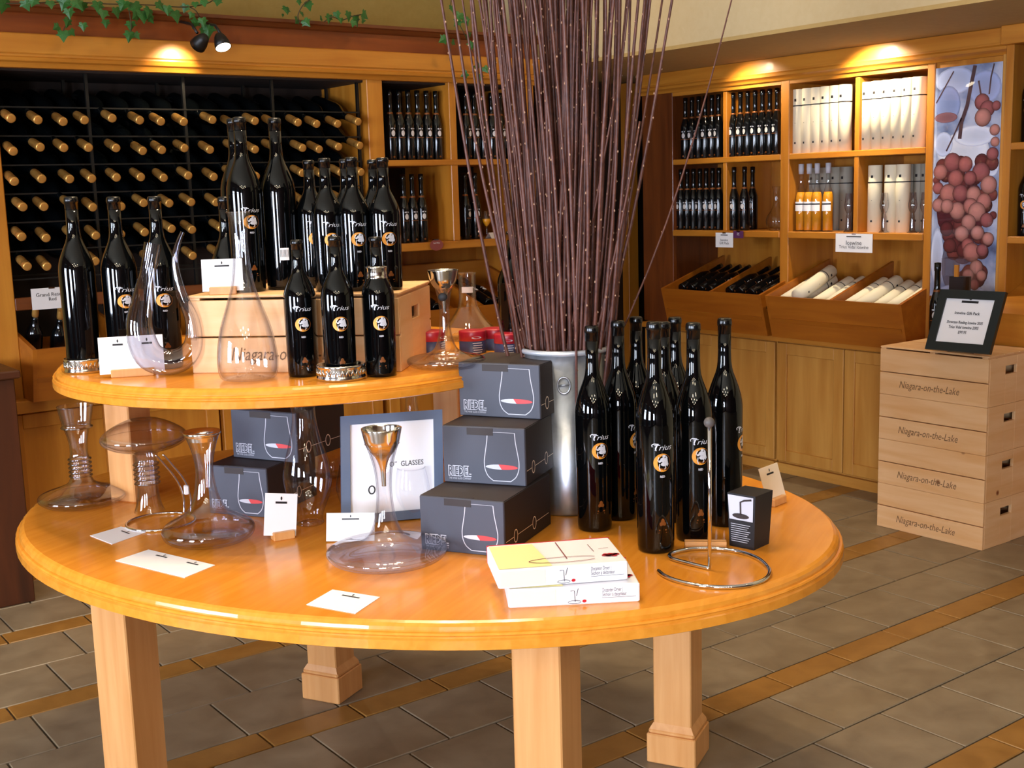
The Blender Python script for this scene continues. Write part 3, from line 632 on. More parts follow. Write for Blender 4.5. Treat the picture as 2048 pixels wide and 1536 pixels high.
# drying stand in the foreground: wire from the pole foot to an open ring
foot = onz(1419, 1140, ZT)
W = [onz(x, y, ZT) + Vector((0, 0, .0042)) for x, y in ((1419, 1141), (1386, 1133), (1352, 1124), (1341, 1119), (1341, 1112), (1358, 1106), (1390, 1101), (1430, 1101), (1475, 1107), (1512, 1119), (1534, 1136), (1539, 1150), (1528, 1164), (1495, 1175), (1450, 1179), (1400, 1176), (1355, 1166), (1330, 1156), (1317, 1146))]
ds = thing('drying_stand', 'chrome decanter drying stand with an upright ball-tipped pole, right foreground', 'stand', foot, 0, 'decanter drying stands')
obj('wire_base', MB().tube([Vector(q) - foot for q in smoothpath([tuple(v) for v in W], 5)], .0042, 10), M['chrome'], ds)
PH_ = height_at(foot, 846)
obj('pole', MB().tube([(0, 0, .004), (.001, 0, PH_ * .5), (.004, .004, PH_)], .0038, 12), M['chrome'], ds)
obj('ball_tip', MB().lathe([(0.0001, -.0105)] + [(.0105 * math.cos(a), .0105 * math.sin(a)) for a in [-PI / 2 + PI * k / 12 for k in range(1, 12)]] + [(.0001, .0105)], 24, fn=lambda r, z, a: (.004 + r * math.cos(a), .004 + r * math.sin(a), PH_ + z)), M['ballgrey'], ds)
# tall decanter with a slanting lip
p = onz(620, 1048, ZT)
def slant(r, z, a):
    k = max(0.0, (z - .255) / .07); return (r * math.cos(a) - .010 * k * k, r * math.sin(a), z + .030 * k * math.cos(a))
g = glass_thing('tall_decanter', 'tall slim clear decanter with a slanting lip, before the left slate boxes', 'decanter', p, sm([(0, .010), (.020, .006), (.030, .002), (.033, .005), (.030, .014), (.036, .035), (.048, .065), (.0555, .10), (.0545, .13), (.046, .165), (.036, .20), (.029, .235), (.0265, .265), (.0285, .30), (.029, .325)]), face_cam(p) - .25, fn=slant)
p = onz(498, 758, ZU)
CARA = sm([(0, .010), (.03, .005), (.054, .002), (.063, .012), (.0665, .04), (.064, .08), (.055, .13), (.040, .18), (.027, .225), (.020, .27), (.0168, .31), (.0168, .35), (.020, .385), (.0262, .408)])
glass_thing('long_necked_carafe', 'clear long-necked carafe in front of the crate on the upper tier', 'carafe', p, CARA).scale = (1, 1, height_at(p, 424) / .408)
for x, y, z, s, sz, lb in ((938, 680, ZU, .85, 1, 'clear cylinder-necked decanter with a white sticker behind the funnel decanter'),):
    p = onz(x, y, z); hh = height_at(p, 546)
    g = glass_thing('cylinder_decanter', lb, 'decanter', p, sm([(0, .008), (.06, .002), (.075, .012), (.072, .03), (.05, .055), (.030, .085), (.0235, .11), (.0235, hh * .8), (.0235, hh * .97), (.0245, hh)]), face_cam(p))
    m = MB(); R = .0242; g_ = lambda xx, yy: (R * math.sin(xx / R), -R * math.cos(xx / R), hh * .76 + yy)
    m.ribbon([(-.016 + i * .004, 0) for i in range(9)], .016, g_); obj('sticker', m, M['paper2'], g)
for x, y, top_, s, lb in ((668, 953, 800, .95, 'clear carafe standing behind the left slate boxes under the upper tier'), (828, 930, 790, 1.25, 'clear flared carafe behind the framed sign under the upper tier')):
    p = onz(x, y, ZT); glass_thing('low_carafe', lb, 'carafe', p, sm([(0, .008), (.04, .003), (.058, .015), (.060, .035), (.050, .07), (.034, .10), (.020, .125), (.014, .15), (.0135, .19), (.017, .215)])).scale = (s, s, height_at(p, top_) / .215 if x < 700 else 1.1)
# looped decanter: a swelling U of glass
b0 = onz(328, 752, ZU); dpt = proj(b0)[2]; q = dpt / F_PX
sd = thing('looped_decanter', 'clear U-shaped decanter with open wide arm and thin spout, on the upper tier', 'decanter', b0, face_cam(b0))
path = [(371, 474, 4.5), (360, 503, 6), (355, 535, 7), (366, 595, 10.5), (385, 650, 14), (386, 696, 18), (366, 724, 24), (332, 730, 27), (299, 712, 29), (284, 660, 26.5), (291, 605, 21), (303, 550, 16), (314, 494, 17)]
P3 = smoothpath([((x - 328) * q + (758 - y) * q * .045, 0, (758 - y) * q, r * q) for x, y, r in path], 6)
m = MB().tube([v[:3] for v in P3], [v[3] for v in P3], 28, caps=False); obj('glass_body', m, M['bright_glass'], sd)
obj('spout_rod', MB().tube([v[:3] for v in P3[4:30]], [v[3] * .35 for v in P3[4:30]], 12), M['glass'], sd)
# stemless tumblers
TUM = sm([(0, .006), (.018, .003), (.026, .008), (.037, .035), (.0425, .06), (.040, .085), (.034, .112), (.0325, .118)])
for x, y, lb in ((711, 1026, 'stemless wine tumbler left of the wide decanter, before the framed sign'), (826, 1033, 'stemless wine tumbler right of the wide decanter, beside the lower slate box')):
    glass_thing('wine_tumbler', lb, 'glass', onz(x, y, ZT), TUM, 0, 40, 'stemless tumblers')

# ------------------------------------------------------------------ cards and signs
def marks(m, w_, h_, fn, mi, text=None, two=False, lines=True):
    for cx in ((-w_ * .2, w_ * .25) if two else (0,)):
        bw = w_ * (.16 if two else .36); m.poly([(cx - bw / 2, h_ * .26), (cx + bw / 2, h_ * .26), (cx + bw / 2, h_ * .31), (cx - bw / 2, h_ * .31)], fn, mi); m.disc(cx, h_ * .385, h_ * .022, h_ * .045, fn, mi, 10)
    for i, tx in enumerate(text or []): m.text(tx, h_ * .10, lambda x, y: fn(x, y - h_ * (.02 + .14 * i)), mi, width=w_ * (.5 if i == 0 else .62))
def card(p, w_, h_, label, tilt=.25, yaw=0.0, base=True, roll=0.0, text=None, group='white price cards', two=False, name='price_card', mt='paper', side=0):
    c = thing(name, label, 'card', p, face_cam(p) + yaw, group); ct, st = math.cos(tilt), math.sin(tilt); cr, sr = math.cos(roll), math.sin(roll)
    z0 = .008 if base else .0012
    def fn(x, y, o_=0.0):
        X, Y = x * cr - y * sr, x * sr + y * cr + h_ / 2
        return (X, Y * st - o_ * ct - .004, z0 + Y * ct + o_ * st * 0)
    m = MB(); t_ = .0006; cor = [(-w_ / 2, -h_ / 2), (w_ / 2, -h_ / 2), (w_ / 2, h_ / 2), (-w_ / 2, h_ / 2)]
    m.hexa([fn(*cor[0], t_), fn(*cor[1], t_), fn(*cor[1], -t_), fn(*cor[0], -t_), fn(*cor[3], t_), fn(*cor[2], t_), fn(*cor[2], -t_), fn(*cor[3], -t_)])
    s_ = obj('sheet', m, M[mt], c)
    m = MB(); marks(m, w_, h_, lambda x, y: fn(x, y, t_ + .0005), 0, text, two); obj('print', m, M['ink'], s_)
    if base: obj('wooden_base', MB().box(-w_ * .33 + side, w_ * .33 + side, -.014, .012, 0, .018, .0015), M['table_leg'], c)
    return c
pxm = lambda p: proj(p)[2] / F_PX
p = onz(266, 752, ZU); card(p, 124 * pxm(p), 74 * pxm(p), 'white price card on a wooden base behind the looped decanter', .22, -.05, side=.0, two=True)
p = oncrate(crate_u(447, .03), .03); card(p, 80 * pxm(p), 64 * pxm(p), 'white price card on a wooden base on top of the crate', .18, -.08)
p = onz(566, 1077, ZT); card(p, 66 * pxm(p), 84 * pxm(p), 'small upright white card on a wooden base before the tall slim decanter', .22, .30, roll=-.17)
p = onz(702, 1082, ZT); card(p, 96 * pxm(p), 56 * pxm(p), 'white card standing behind the wide decanter with the funnel', .30, -.1, False, roll=-.03, mt='paper')
p = onz(1551, 1008, ZT); card(p, .085, .085, 'small card seen edge-on at the right rear of the table', .30, 1.05, mt='boxpeach')
p = onz(1411, 1096, ZT); c = thing('card_holder', 'empty little wooden card holder behind the dryer stand pole', 'card holder', p, face_cam(p) + .05)
m = MB().box(-.043, .043, -.010, .010, 0, .008, .001).box(-.043, .043, -.010, -.004, .008, .016, .001).box(-.043, .043, .002, .010, .008, .016, .001); obj('grooved_block', m, M['table_leg'], c)
def flat_card(px, label, fold=False, two=False, name='price_card'):
    P = [onz(x, y, ZT) for x, y in px]; o_ = P[0]; c = thing(name, label, 'card', o_, 0, 'white price cards')
    Q = [v - o_ for v in P]; up = Vector((0, 0, .0012)); lift = [0, 0, 0, 0]
    obj('sheet', MB().hexa([tuple(v + Vector((0, 0, .0003))) for v in Q] + [tuple(v + up) for v in Q]), M['paper'], c)
    ex, ey = (Q[1] - Q[0]), (Q[3] - Q[0]); W_, H_ = ex.length, ey.length
    fn = lambda x, y: tuple(Q[0] + ex * (.5 + x / W_) + ey * (.5 + y / H_) + up * 1.5)
    m = MB(); marks(m, W_, H_, fn, 0, None, two); obj('print', m, M['ink'], c)
flat_card([(180, 1072), (224, 1089), (292, 1065), (242, 1054)], 'small white card lying flat before the wire stand at left')
flat_card([(231, 1122), (369, 1156), (430, 1131), (297, 1100)], 'long double white card lying flat at the left front of the table', two=True)
flat_card([(613, 1210), (711, 1228), (760, 1195), (665, 1180)], 'white card lying flat nearest the front edge of the table')

# ------------------------------------------------------------------ slate gift boxes
def slate_box(bl, br, depth, H, label, z, group='slate grey glass gift boxes', p0=None, word=True):
    p0 = p0 or onz(*bl, z); p1 = onz(*br, z); d = p1 - p0; L = d.length
    b = thing('gift_box', label, 'box', p0, math.atan2(d.y, d.x), group)
    obj('carton', MB().box(0, L, 0, depth, 0, H, .0015), [M['card_grey']], b)
    m = MB().box(.0008, L - .0008, .003, depth - .001, H - .001, H + .0008).box(L - .001, L + .0008, .003, depth - .001, .001, H - .001); obj('lid_and_side', m, M['card_dark'], b)
    fr = lambda x, y: (x, -.0006, y); fr2 = lambda x, y: (x, -.0010, y); sd_ = lambda x, y: (L + .0014, x, y)
    gx, gw = L * .715, L * .21
    prof = [(-.78, .99), (-.83, .8), (-.97, .52), (-1.0, .40), (-.96, .28), (-.80, .16), (-.5, .075)]
    out = [(gx + gw * a, H * (.0 + b_ * .93)) for a, b_ in prof]; out2 = [(gx - gw * a, H * b_ * .93) for a, b_ in reversed(prof)]
    m = MB(); m.ribbon(smoothpath(out, 4) + smoothpath(out2, 4), .0019, fr); m.ribbon([out[0], out2[-1]], .0008, fr); obj('glass_outline_print', m, M['greyprint'], b)
    m = MB(); wl = H * .315
    m.add([fr(gx + gw * .93 * math.cos(a), wl + H * .045 * math.sin(a)) for a in [PI / 2 + .2 + k * (PI - .2) / 10 for k in range(11)]], [tuple(range(11))], 0)
    m.add([fr(gx + gw * .93 * math.cos(a), wl + H * .045 * math.sin(a)) for a in [-PI / 2 + k * (PI + .2) / 10 for k in range(11)]], [tuple(range(11))], 1)
    obj('wine_print', m, [M['greyprint'], M['wine']], b)
    if word:
        m = MB(); hz = H * .20
        m.text('RIEDEL', H * .235, lambda x, y: fr(L * .055 + x, hz + y), 0, 'LEFT', offset=.0022, width=L * .285)
        m.text('RIEDEL', H * .235, lambda x, y: fr2(L * .055 + x, hz + y), 1, 'LEFT', offset=.0003, width=L * .275)
        m.text('THE WINE GLASS COMPANY', H * .05, lambda x, y: fr(L * .06 + x, H * .075 + y), 0, 'LEFT', width=L * .275); obj('lettering', m, [M['greyprint'], M['card_grey']], b)
    m = MB()
    for cx in (depth * .22, depth * .62): m.ribbon([(cx + .0095 * math.cos(2 * PI * k / 20), H * .26 + .0135 * math.sin(2 * PI * k / 20)) for k in range(20)], .0022, sd_, closed=True)
    m.ribbon([(depth * .22 + .011, H * .26), (depth * .62 - .011, H * .26)], .0012, sd_); m.ribbon([(depth * .62 + .011, H * .26), (depth * .95, H * .26)], .0012, sd_); m.ribbon([(depth * .02, H * .26), (depth * .22 - .011, H * .26)], .0012, sd_)
    obj('ring_print', m, M['boxpeach'], b)
    m = MB().box(L * .30, L * .62, -.0007, .0005, H * .86, H * .985).box(L * .29, L * .63, .004, .012, H + .0006, H + .0014); obj('tuck_flap', m, M['card_dark'], b)
    return b, L
bl = onz(843, 1098, ZT); H1 = height_at(bl, 991)
slate_box((843, 1098), (1010, 1115), .26, H1, 'slate glass gift box at the bottom of the three-box stack', ZT)
z2 = ZT + H1 + .0016; bl = onz(889, 963, z2); H2 = height_at(bl, 851)
slate_box((889, 963), (1052, 973), .22, H2, 'slate glass gift box in the middle of the three-box stack', z2)
z3 = z2 + H2 + .0016; bl = onz(920, 830, z3); H3 = height_at(bl, 725)
slate_box((920, 830), (1081, 839), .17, H3, 'slate glass gift box on top of the three-box stack', z3)
bl = onz(433, 1028, ZT); H4 = height_at(bl, 932)
slate_box((420, 1026), (538, 1036), .22, H4, 'lower slate glass gift box of the left pair under the upper tier', ZT)
z5 = ZT + H4 + .0016; bl = onz(467, 914, z5); H5 = height_at(bl, 818)
slate_box((467, 914), (596, 926), .20, H5, 'upper slate glass gift box of the left pair under the upper tier', z5)
# framed sign leaning back between the boxes
p = onz(786, 1043, ZT); sg = thing('framed_sign', 'slate-blue framed white sign reading O GLASSES, leaning behind the wide decanter', 'sign', p, face_cam(p) + .12)
fw, fh = 205 * pxm(p), 205 * pxm(p) * 1.05; tl = .22; rl = -.0
def lean(x, y, o_=0.0): return (x + y * .06, y * math.sin(tl) - o_ * math.cos(tl), .002 + y * math.cos(tl) + o_ * math.sin(tl))
def leanbox(m, x0, x1, y0, y1, o0, o1): return m.hexa([lean(x0, y0, o1), lean(x1, y0, o1), lean(x1, y0, o0), lean(x0, y0, o0), lean(x0, y1, o1), lean(x1, y1, o1), lean(x1, y1, o0), lean(x0, y1, o0)])
m = MB(); b_ = .021
for a in ((-fw / 2, -fw / 2 + b_, 0, fh), (fw / 2 - b_, fw / 2, 0, fh), (-fw / 2 + b_, fw / 2 - b_, 0, b_), (-fw / 2 + b_, fw / 2 - b_, fh - b_, fh)): leanbox(m, *a, -.012, .006)
obj('frame', m, M['blueframe'], sg); obj('paper_sheet', leanbox(MB(), -fw / 2 + b_, fw / 2 - b_, b_, fh - b_, -.010, 0), M['paper'], sg)
m = MB(); m.text('\u201cO\u201d  GLASSES', .017, lambda x, y: lean(.030 + x, fh * .52 + y, .001), width=.085); m.ribbon([(-.048 + .007 * math.cos(2 * PI * k / 16), fh * .30 + .009 * math.sin(2 * PI * k / 16)) for k in range(16)], .003, lambda x, y: lean(x, y, .001), closed=True); obj('lettering', m, M['ink'], sg)
# two flat white cartons for decanter dryers
def dryer_box(bl, br, depth, H, z, label, rzo=0):
    p0, p1 = onz(*bl, z), onz(*br, z); d = p1 - p0; L = d.length; b = thing('dryer_carton', label, 'box', p0, math.atan2(d.y, d.x), 'decanter dryer cartons')
    obj('carton', MB().box(0, L, 0, depth, 0, H, .002), M['boxwhite'], b)
    obj('red_back_panel', MB().box(-.0006, L + .0006, depth - .0015, depth + .001, .001, H + .0006), M['red'], b)
    tp = lambda x, y: (x, y, H + .0008); fr = lambda x, y: (x, -.0008, y)
    m = MB(); m.poly([(.003, .005), (L * .42, .005), (L * .36, depth - .01), (.003, depth - .01)], tp); obj('yellow_print', m, M['boxyellow'], b)
    m = MB(); m.poly([(.003, .003), (L * .36, .003), (L * .36, H - .003), (.003, H - .003)], fr); obj('peach_print', m, M['boxpeach'], b)
    tp2 = lambda x, y: (x, y, H + .0014); fr2 = lambda x, y: (x, -.0014, y)
    m = MB(); m.ribbon([(L * .53 + L * .27 * math.cos(a), depth * .22 + depth * .10 * math.sin(a)) for a in [.4 + k * 5.4 / 24 for k in range(25)]], .0022, tp2)
    m.ribbon([(L * .56, depth * .24), (L * .55, depth * .93)], .0022, tp2); m.ribbon([(L * .80, depth * .45), (L * .79, depth * .75)], .0012, tp2); m.ribbon([(L * .85, depth * .55), (L * .93, depth * .55)], .0015, tp2); obj('stand_drawing', m, M['plum'], b)
    m = MB()
    for k in range(9): m.disc(L * (.86 + .012 * k), depth * (.27 + .035 * math.sin(k * 1.9)), .006, .005, tp2, 0, 8)
    m.disc(L * .575, H * .2, .004, .003, fr2, 0, 8); obj('grape_print', m, M['red'], b)
    m = MB(); m.text('Decanter Dryer |', .0105, lambda x, y: fr2(L * .71 + x, H * .74 + y), 0, 'LEFT', width=L * .155); m.text('S\u00e9choir \u00e0 d\u00e9canteur', .0105, lambda x, y: fr2(L * .71 + x, H * .50 + y), 0, 'LEFT', width=L * .185); m.ribbon([(L * .71, H * .33), (L * .97, H * .33)], .0007, fr2)
    m.ribbon([(L * .50 + .012 * math.cos(a), H * .17 + .003 * math.sin(a)) for a in [k * PI / 5 for k in range(10)]], .001, fr2, closed=True); m.ribbon([(L * .505, H * .18), (L * .50, H * .78), (L * .47, H * .78)], .0012, fr2); m.ribbon([(L * .515, H * .5), (L * .53, H * .9)], .0012, fr2); obj('lettering', m, M['card_grey'], b)
    return b
p = onz(1017, 1217, ZT); HB = height_at(p, 1180)
dryer_box((1017, 1217), (1280, 1203), .155, HB, ZT, 'lower white decanter dryer carton at the front of the table')
dryer_box((997, 1179), (1256, 1159), .155, HB, ZT + HB + .0018, 'upper white decanter dryer carton with yellow print, lying on the other')
# small black carton with a picture of a decanter
p0, p1 = onz(1459, 1091, ZT), onz(1508, 1101, ZT); d = p1 - p0; L = d.length; H = height_at(p0, 984)
b = thing('small_carton', 'small black carton printed with a decanter picture, right of the bottles', 'box', p0, math.atan2(d.y, d.x))
obj('carton', MB().hexa([(0, 0, 0), (L, 0, 0), (L, .06, 0), (0, .06, 0), (-.003, -.004, H), (L + .005, -.004, H), (L + .005, .066, H), (-.003, .066, H)]), M['ink'], b)
fr = lambda x, y: (x, -.0015 - .004 * y / H, y)
m = MB(); m.poly([(.002, H * .52), (L * .98, H * .52), (L + .001, H * .97), (-.001, H * .97)], fr); obj('picture_print', m, M['greyprint'], b)
fr = lambda x, y: (x, -.0022 - .004 * y / H, y); m = MB(); m.disc(L * .5, H * .60, L * .34, H * .05, fr); m.ribbon([(L * .5, H * .62), (L * .5, H * .86), (L * .66, H * .90), (L * .95, H * .93)], .004, fr); obj('decanter_picture', m, M['card_dark'], b)
m = MB()
for k in range(9): m.ribbon([(L * .10, H * (.44 - .04 * k)), (L * (.88 - .06 * (k % 3)), H * (.44 - .04 * k))], .0012, fr)
obj('small_print', m, M['greyprint'], b)
# red-lidded tins
for x, y, ty, lb, tn in ((1016, 709, 661, 'nearest red-lidded navy tin, beside the bucket rim', .0), (991, 698, 651, 'red-lidded navy tin just behind the nearest one', .6), (946, 705, 655, 'red-lidded navy tin behind the funnel decanter base', .3), (864, 706, 656, 'red-lidded tin beside the right end of the pine crate', 1.0)):
    p = onz(x, y, ZU); H = height_at(p, ty + 5); R = 27.5 * pxm(p)
    tn_ = thing('lidded_tin', lb, 'tin', p, face_cam(p) + tn, 'red-lidded tins')
    obj('can', MB().lathe([(0, 0), (R * .97, 0), (R * .98, .002), (R * .98, H * .62), (0, H * .62)], 36), M['tinblue'], tn_)
    obj('lid', MB().lathe([(R * .985, H * .56), (R, H * .565), (R, H * .94), (R * .97, H * .985), (R * .9, H), (0, H)], 36), M['tinred'], tn_)
    m = MB(); g_ = lambda xx, yy: ((R + .0006) * math.sin(xx / R), -(R + .0006) * math.cos(xx / R), yy)
    m.disc(0, H * .72, R * .38, H * .05, g_)
    for k in range(5): m.ribbon([(-R * (.30 - .05 * (k % 2)) + j * R * .14, H * (.48 - .10 * k)) for j in range(6)], H * .035, g_)
    obj('print', m, M['greyprint'], tn_)
# ------------------------------------------------------------------ zinc bucket of branches
fd = Vector((math.sin(YAW), math.cos(YAW), 0))
BK = onz(1140, 1033, ZT) + fd * .074; BK.z = ZT; BH = .385
bk_ = thing('zinc_bucket', 'tall galvanised zinc flower bucket full of branches, behind the stacked gift boxes', 'bucket', BK, face_cam(BK))
obj('bucket_wall', MB().lathe([(0, .008), (.067, .008), (.073, 0), (.074, .004), (.0745, .012), (.0985, BH - .006), (.096, BH - .006), (.072, .014), (0, .014)], 56), M['zinc'], bk_)
rr = [(0.1 * math.cos(2 * PI * i / 48), 0.1 * math.sin(2 * PI * i / 48), BH - .003) for i in range(48)]
obj('rolled_rim', MB().tube(rr, .0062, 10, closed=True), M['zincrim'], bk_)
m = MB(); zz = BH - .075; R = .0935
gq = lambda xx, yy: ((R + .0025 + yy * .06) * math.sin(xx / R), -(R + .0025 + yy * .06) * math.cos(xx / R), zz + yy)
m.tube([gq(-.004 + .014 * math.cos(2 * PI * k / 20), .019 * math.sin(2 * PI * k / 20) ) for k in range(20)], .0022, 6, closed=True); m.tube([gq(-.016, 0), gq(.010, .002)], .0022, 6); obj('lug_handle', m, M['zinc'], bk_)
random.seed(21)
cr_ = Vector((math.cos(YAW), -math.sin(YAW), 0))       # to the right in the picture
def twig(base, tip, r, label, bend=None, n=11, group='bare reddish branches in the zinc bucket'):
    o_ = Vector(base); d = Vector(tip) - o_; b = bend or Vector((random.uniform(-1, 1), random.uniform(-1, 1), 0)) * .034
    ph = random.uniform(0, 6); pts, rads = [], []
    for i in range(n + 1):
        t_ = i / n; w_ = Vector((math.sin(t_ * 9 + ph), math.cos(t_ * 7 + ph), 0)) * .0055
        pts.append(d * t_ + b * math.sin(PI * t_) + w_ * (1 if 0 < i else 0)); rads.append(r * (1 - .45 * t_))
    m = MB().tube(pts, rads, 6)
    for i in range(1, n):
        for s in (0.3, .8):
            a = random.uniform(0, 2 * PI); p = Vector(pts[i]).lerp(Vector(pts[i + 1]), s); q_ = p + Vector((math.cos(a), math.sin(a), .2)) * rads[i] * 1.0; e = r * .42
            m.add([q_ + Vector((e, 0, 0)), q_ - Vector((e, 0, 0)), q_ + Vector((0, e, 0)), q_ - Vector((0, e, 0)), q_ + Vector((0, 0, e * 2)), q_ - Vector((0, 0, e))],
                  [(0, 2, 4), (2, 1, 4), (1, 3, 4), (3, 0, 4), (2, 0, 5), (1, 2, 5), (3, 1, 5), (0, 3, 5)], 1)
    o = obj('branch', m, [M['twig'], M['boxbud']]); o.location = o_
    return tag(o, label, 'branch', group)
M['boxbud'] = mat('bark_specks', (176, 136, 108), 0.6)
zb = ZT + .02
LB = 'straight reddish-brown bare branch in the dense bundle in the zinc bucket'
for i in range(135):
    a = random.uniform(0, 2 * PI); k = math.sqrt(random.random())
    bx, by = .066 * k * math.cos(a), .058 * k * math.sin(a)
    u, v = bx * cr_ + by * fd, None
    s = random.uniform(1.9, 3.2) if random.random() < .72 else random.uniform(3.0, 4.6)
    jx, jy = random.gauss(0, .055), random.gauss(0, .055)
    H = random.uniform(1.35, 1.75)
    tip = BK + cr_ * (bx * s + jx) + fd * (by * s * .9 + jy) + Vector((0, 0, H + .02))
    base = BK + u + Vector((0, 0, .02)); 
    lat = (tip - BK).dot(cr_); dep_ = (tip - BK).dot(fd)
    twig(base, tip, random.uniform(.0034, .0060), 'bare reddish branch at the %s of the bucket bundle, %s' % ('left' if lat < -.07 else 'right' if lat > .07 else 'middle', 'leaning back' if dep_ > .05 else 'leaning to the front' if dep_ < -.05 else 'nearly upright'))
# the loose ones at the edges, given by the column where they pass the rim and the column at a height
def loose(xr, x1, y1, label, r=.0046, dep=0.0, bend=0.0):
    rimz = ZT + BH
    def at(x, y, dd):     # point in the upright plane through the bucket axis that faces the viewer
        d_ = ray(x, y); nrm = fd; c = BK + fd * dd; t_ = (c.x * nrm.x + c.y * nrm.y) / (d_.x * nrm.x + d_.y * nrm.y); return Vector((d_.x * t_, d_.y * t_, EYE + d_.z * t_))
    A = at(xr, 690, dep); B = at(x1, y1, dep * 2); dirv = B - A
    base = A - dirv * ((A.z - (ZT + .05)) / dirv.z)
    off = Vector((base.x - BK.x, base.y - BK.y, 0))
    if off.length > .066: off = off.normalized() * .066
    base = BK + off + Vector((0, 0, .03))
    tip = B + (B - base) * .12
    twig(base, tip, r, label, cr_ * bend, 12)
loose(1062, 912, 0, 'pale brown branch leaning farthest to the left out of the bucket', .0052, -.03, -.025)
loose(1066, 930, 0, 'thin purplish branch second from the left edge of the bundle', .004, -.01, -.02)
loose(1072, 972, 0, 'thin branch third from the left edge of the bundle', .0036, .0, -.02)
loose(1075, 1004, 0, 'thin nearly upright branch fourth from the left edge of the bundle', .0036, .02, -.015)
loose(1196, 1448, 0, 'thin branch bending farthest to the right across the cream wall', .0032, .03, .05)
loose(1190, 1338, 0, 'thick purplish branch second from the right edge of the bundle', .0056, -.02, .02)
loose(1185, 1318, 0, 'branch third from the right edge of the bundle', .0044, .0, .02)
loose(1200, 1300, 0, 'branch fourth from the right edge of the bundle', .004, .02, .0)
loose(1108, 1215, 280, 'branch crossing the front of the bundle from lower left to upper right', .004, -.05, .0)
loose(1180, 1262, 330, 'pale branch crossing low in front at the right of the bundle', .0046, -.055, .01)

# ------------------------------------------------------------------ right wall: bottles, tubes, glasses
def rw(Y, dx=0.0, z=0.0): return Vector((XR + dx, Y, z))
ICE = [(0, .003), (.020, 0), (.0255, .001), (.0268, .006), (.0272, .10), (.0272, .165), (.0255, .182), (.019, .205), (.0135, .222), (.0118, .235), (.0112, .30), (.0128, .302), (.0128, .333), (.0, .335)]
ice_body = mesh('body', MB().lathe(ICE, 20), M['bottle_far'])
m = MB(); R = .0276; gi = lambda x, y: (R * math.sin(x / R), -R * math.cos(x / R), y)
m.disc(0, .128, .010, .014, gi, 0, 14); m.disc(.0, .150, .012, .004, gi, 1, 10); m.disc(0, .016, .006, .005, gi, 2, 8)
m.ribbon([(-.02, .108), (-.01, .108), (0, .108), (.01, .108), (.02, .108)], .003, gi, 2)
ice_lab = mesh('label_print', m, [M['paper2'], M['silverprint'], M['dimgold']])
ice_ring = mesh('neck_ring', MB().lathe([(.0145, .219), (.0150, .221), (.0142, .225), (.0132, .228)], 16, caps=False), M['dimgold'])
def ice_bottle(p, rot, label, group, s=1.0):
    b = thing('wine_bottle', label, 'bottle', p, 0, group); b.rotation_euler = rot; b.scale = (s, s, s)
    obj('body', ice_body, None, b); obj('label_print', ice_lab, None, b); obj('neck_ring', ice_ring, None, b); return b
def shelf_row(xs, z, dx, label, group, rot=RZ, left=False):
    for i, (px, py) in enumerate(xs):
        if left: p = ony(px, py, YL + dx); p.z = z; r_ = 0
        else: p = onx(px, py, XR + dx); p.z = z; r_ = RZ
        ice_bottle(p, (0, 0, r_ + random.uniform(-.25, .35)), label.format(ORD[i]), group)
def spread(a, b, n, y): return [(a + (b - a) * i / (n - 1), y) for i in range(n)]
S1, S2 = 1.632, 1.245
shelf_row(spread(1371, 1437, 6, 260), S1, .05, 'slim dark bottle on the upper left shelf, right wall, {} from the left', 'slim bottles on the right wall')
shelf_row(spread(1466, 1554, 7, 255), S1, .05, 'slim dark bottle in second upper compartment, right wall, {} from the left', 'slim bottles on the right wall')
shelf_row(spread(1362, 1438, 7, 400), S2, .05, 'slim dark bottle on the lower left shelf, right wall, {} from the left', 'slim bottles on the right wall')
shelf_row([(1468, 400), (1489, 400)], S2, .05, 'slim dark bottle beside the clear decanter, right wall lower shelf, {} from the left', 'slim bottles on the right wall')
shelf_row([(1485, 400), (1505, 400)], S2, .17, 'slim dark bottle in the rear row beside the clear decanter, {} from the left', 'slim bottles on the right wall')
def tube_meshes(R, H):
    b = mesh('tube', MB().lathe([(0, 0), (R, 0), (R, H * .993), (R * .96, H), (0, H)], 22), M['tube'])
    m = MB(); g_ = lambda x, y: ((R + .0005) * math.sin(x / R), -(R + .0005) * math.cos(x / R), y)
    m.lathe([(R + .0006, H * .735), (R + .0006, H * .752)], 22, caps=False)
    m.poly([(-.006, H * .81), (.006, H * .81), (.006, H * .85), (-.006, H * .85)], g_); m.poly([(-.0045, H * .15), (.0045, H * .15), (.0045, H * .18), (-.0045, H * .18)], g_); m.poly([(-.002, H * .47), (.002, H * .47), (.002, H * .478), (-.002, H * .478)], g_)
    return b, mesh('band_print', m, M['ink'])
TU = tube_meshes(.0335, .315)
def card_tube(p, rot, label, group='cream card tubes on the right wall', s=1.0, mt=None):
    t_ = thing('card_tube', label, 'tube', p, 0, group); t_.rotation_euler = rot; t_.scale = (s, s, s); o = obj('tube', TU[0], None, t_)
    if mt: o.data = o.data.copy(); o.data.materials[0] = M[mt]
    obj('band_print', TU[1], None, t_); return t_
for i, (x, y) in enumerate(spread(1599, 1690, 6, 240)): p = onx(x, y, XR + .055); p.z = S1; card_tube(p, (0, 0, RZ + .3 * random.uniform(-.5, .5)), 'cream card tube in the third upper compartment, right wall, %s from the left' % ORD[i])
for i, (x, y) in enumerate(spread(1735, 1838, 6, 230)): p = onx(x, y, XR + .055); p.z = S1; card_tube(p, (0, 0, RZ + .3 * random.uniform(-.5, .5)), 'cream card tube in the rightmost upper compartment, right wall, %s from the left' % ORD[i])
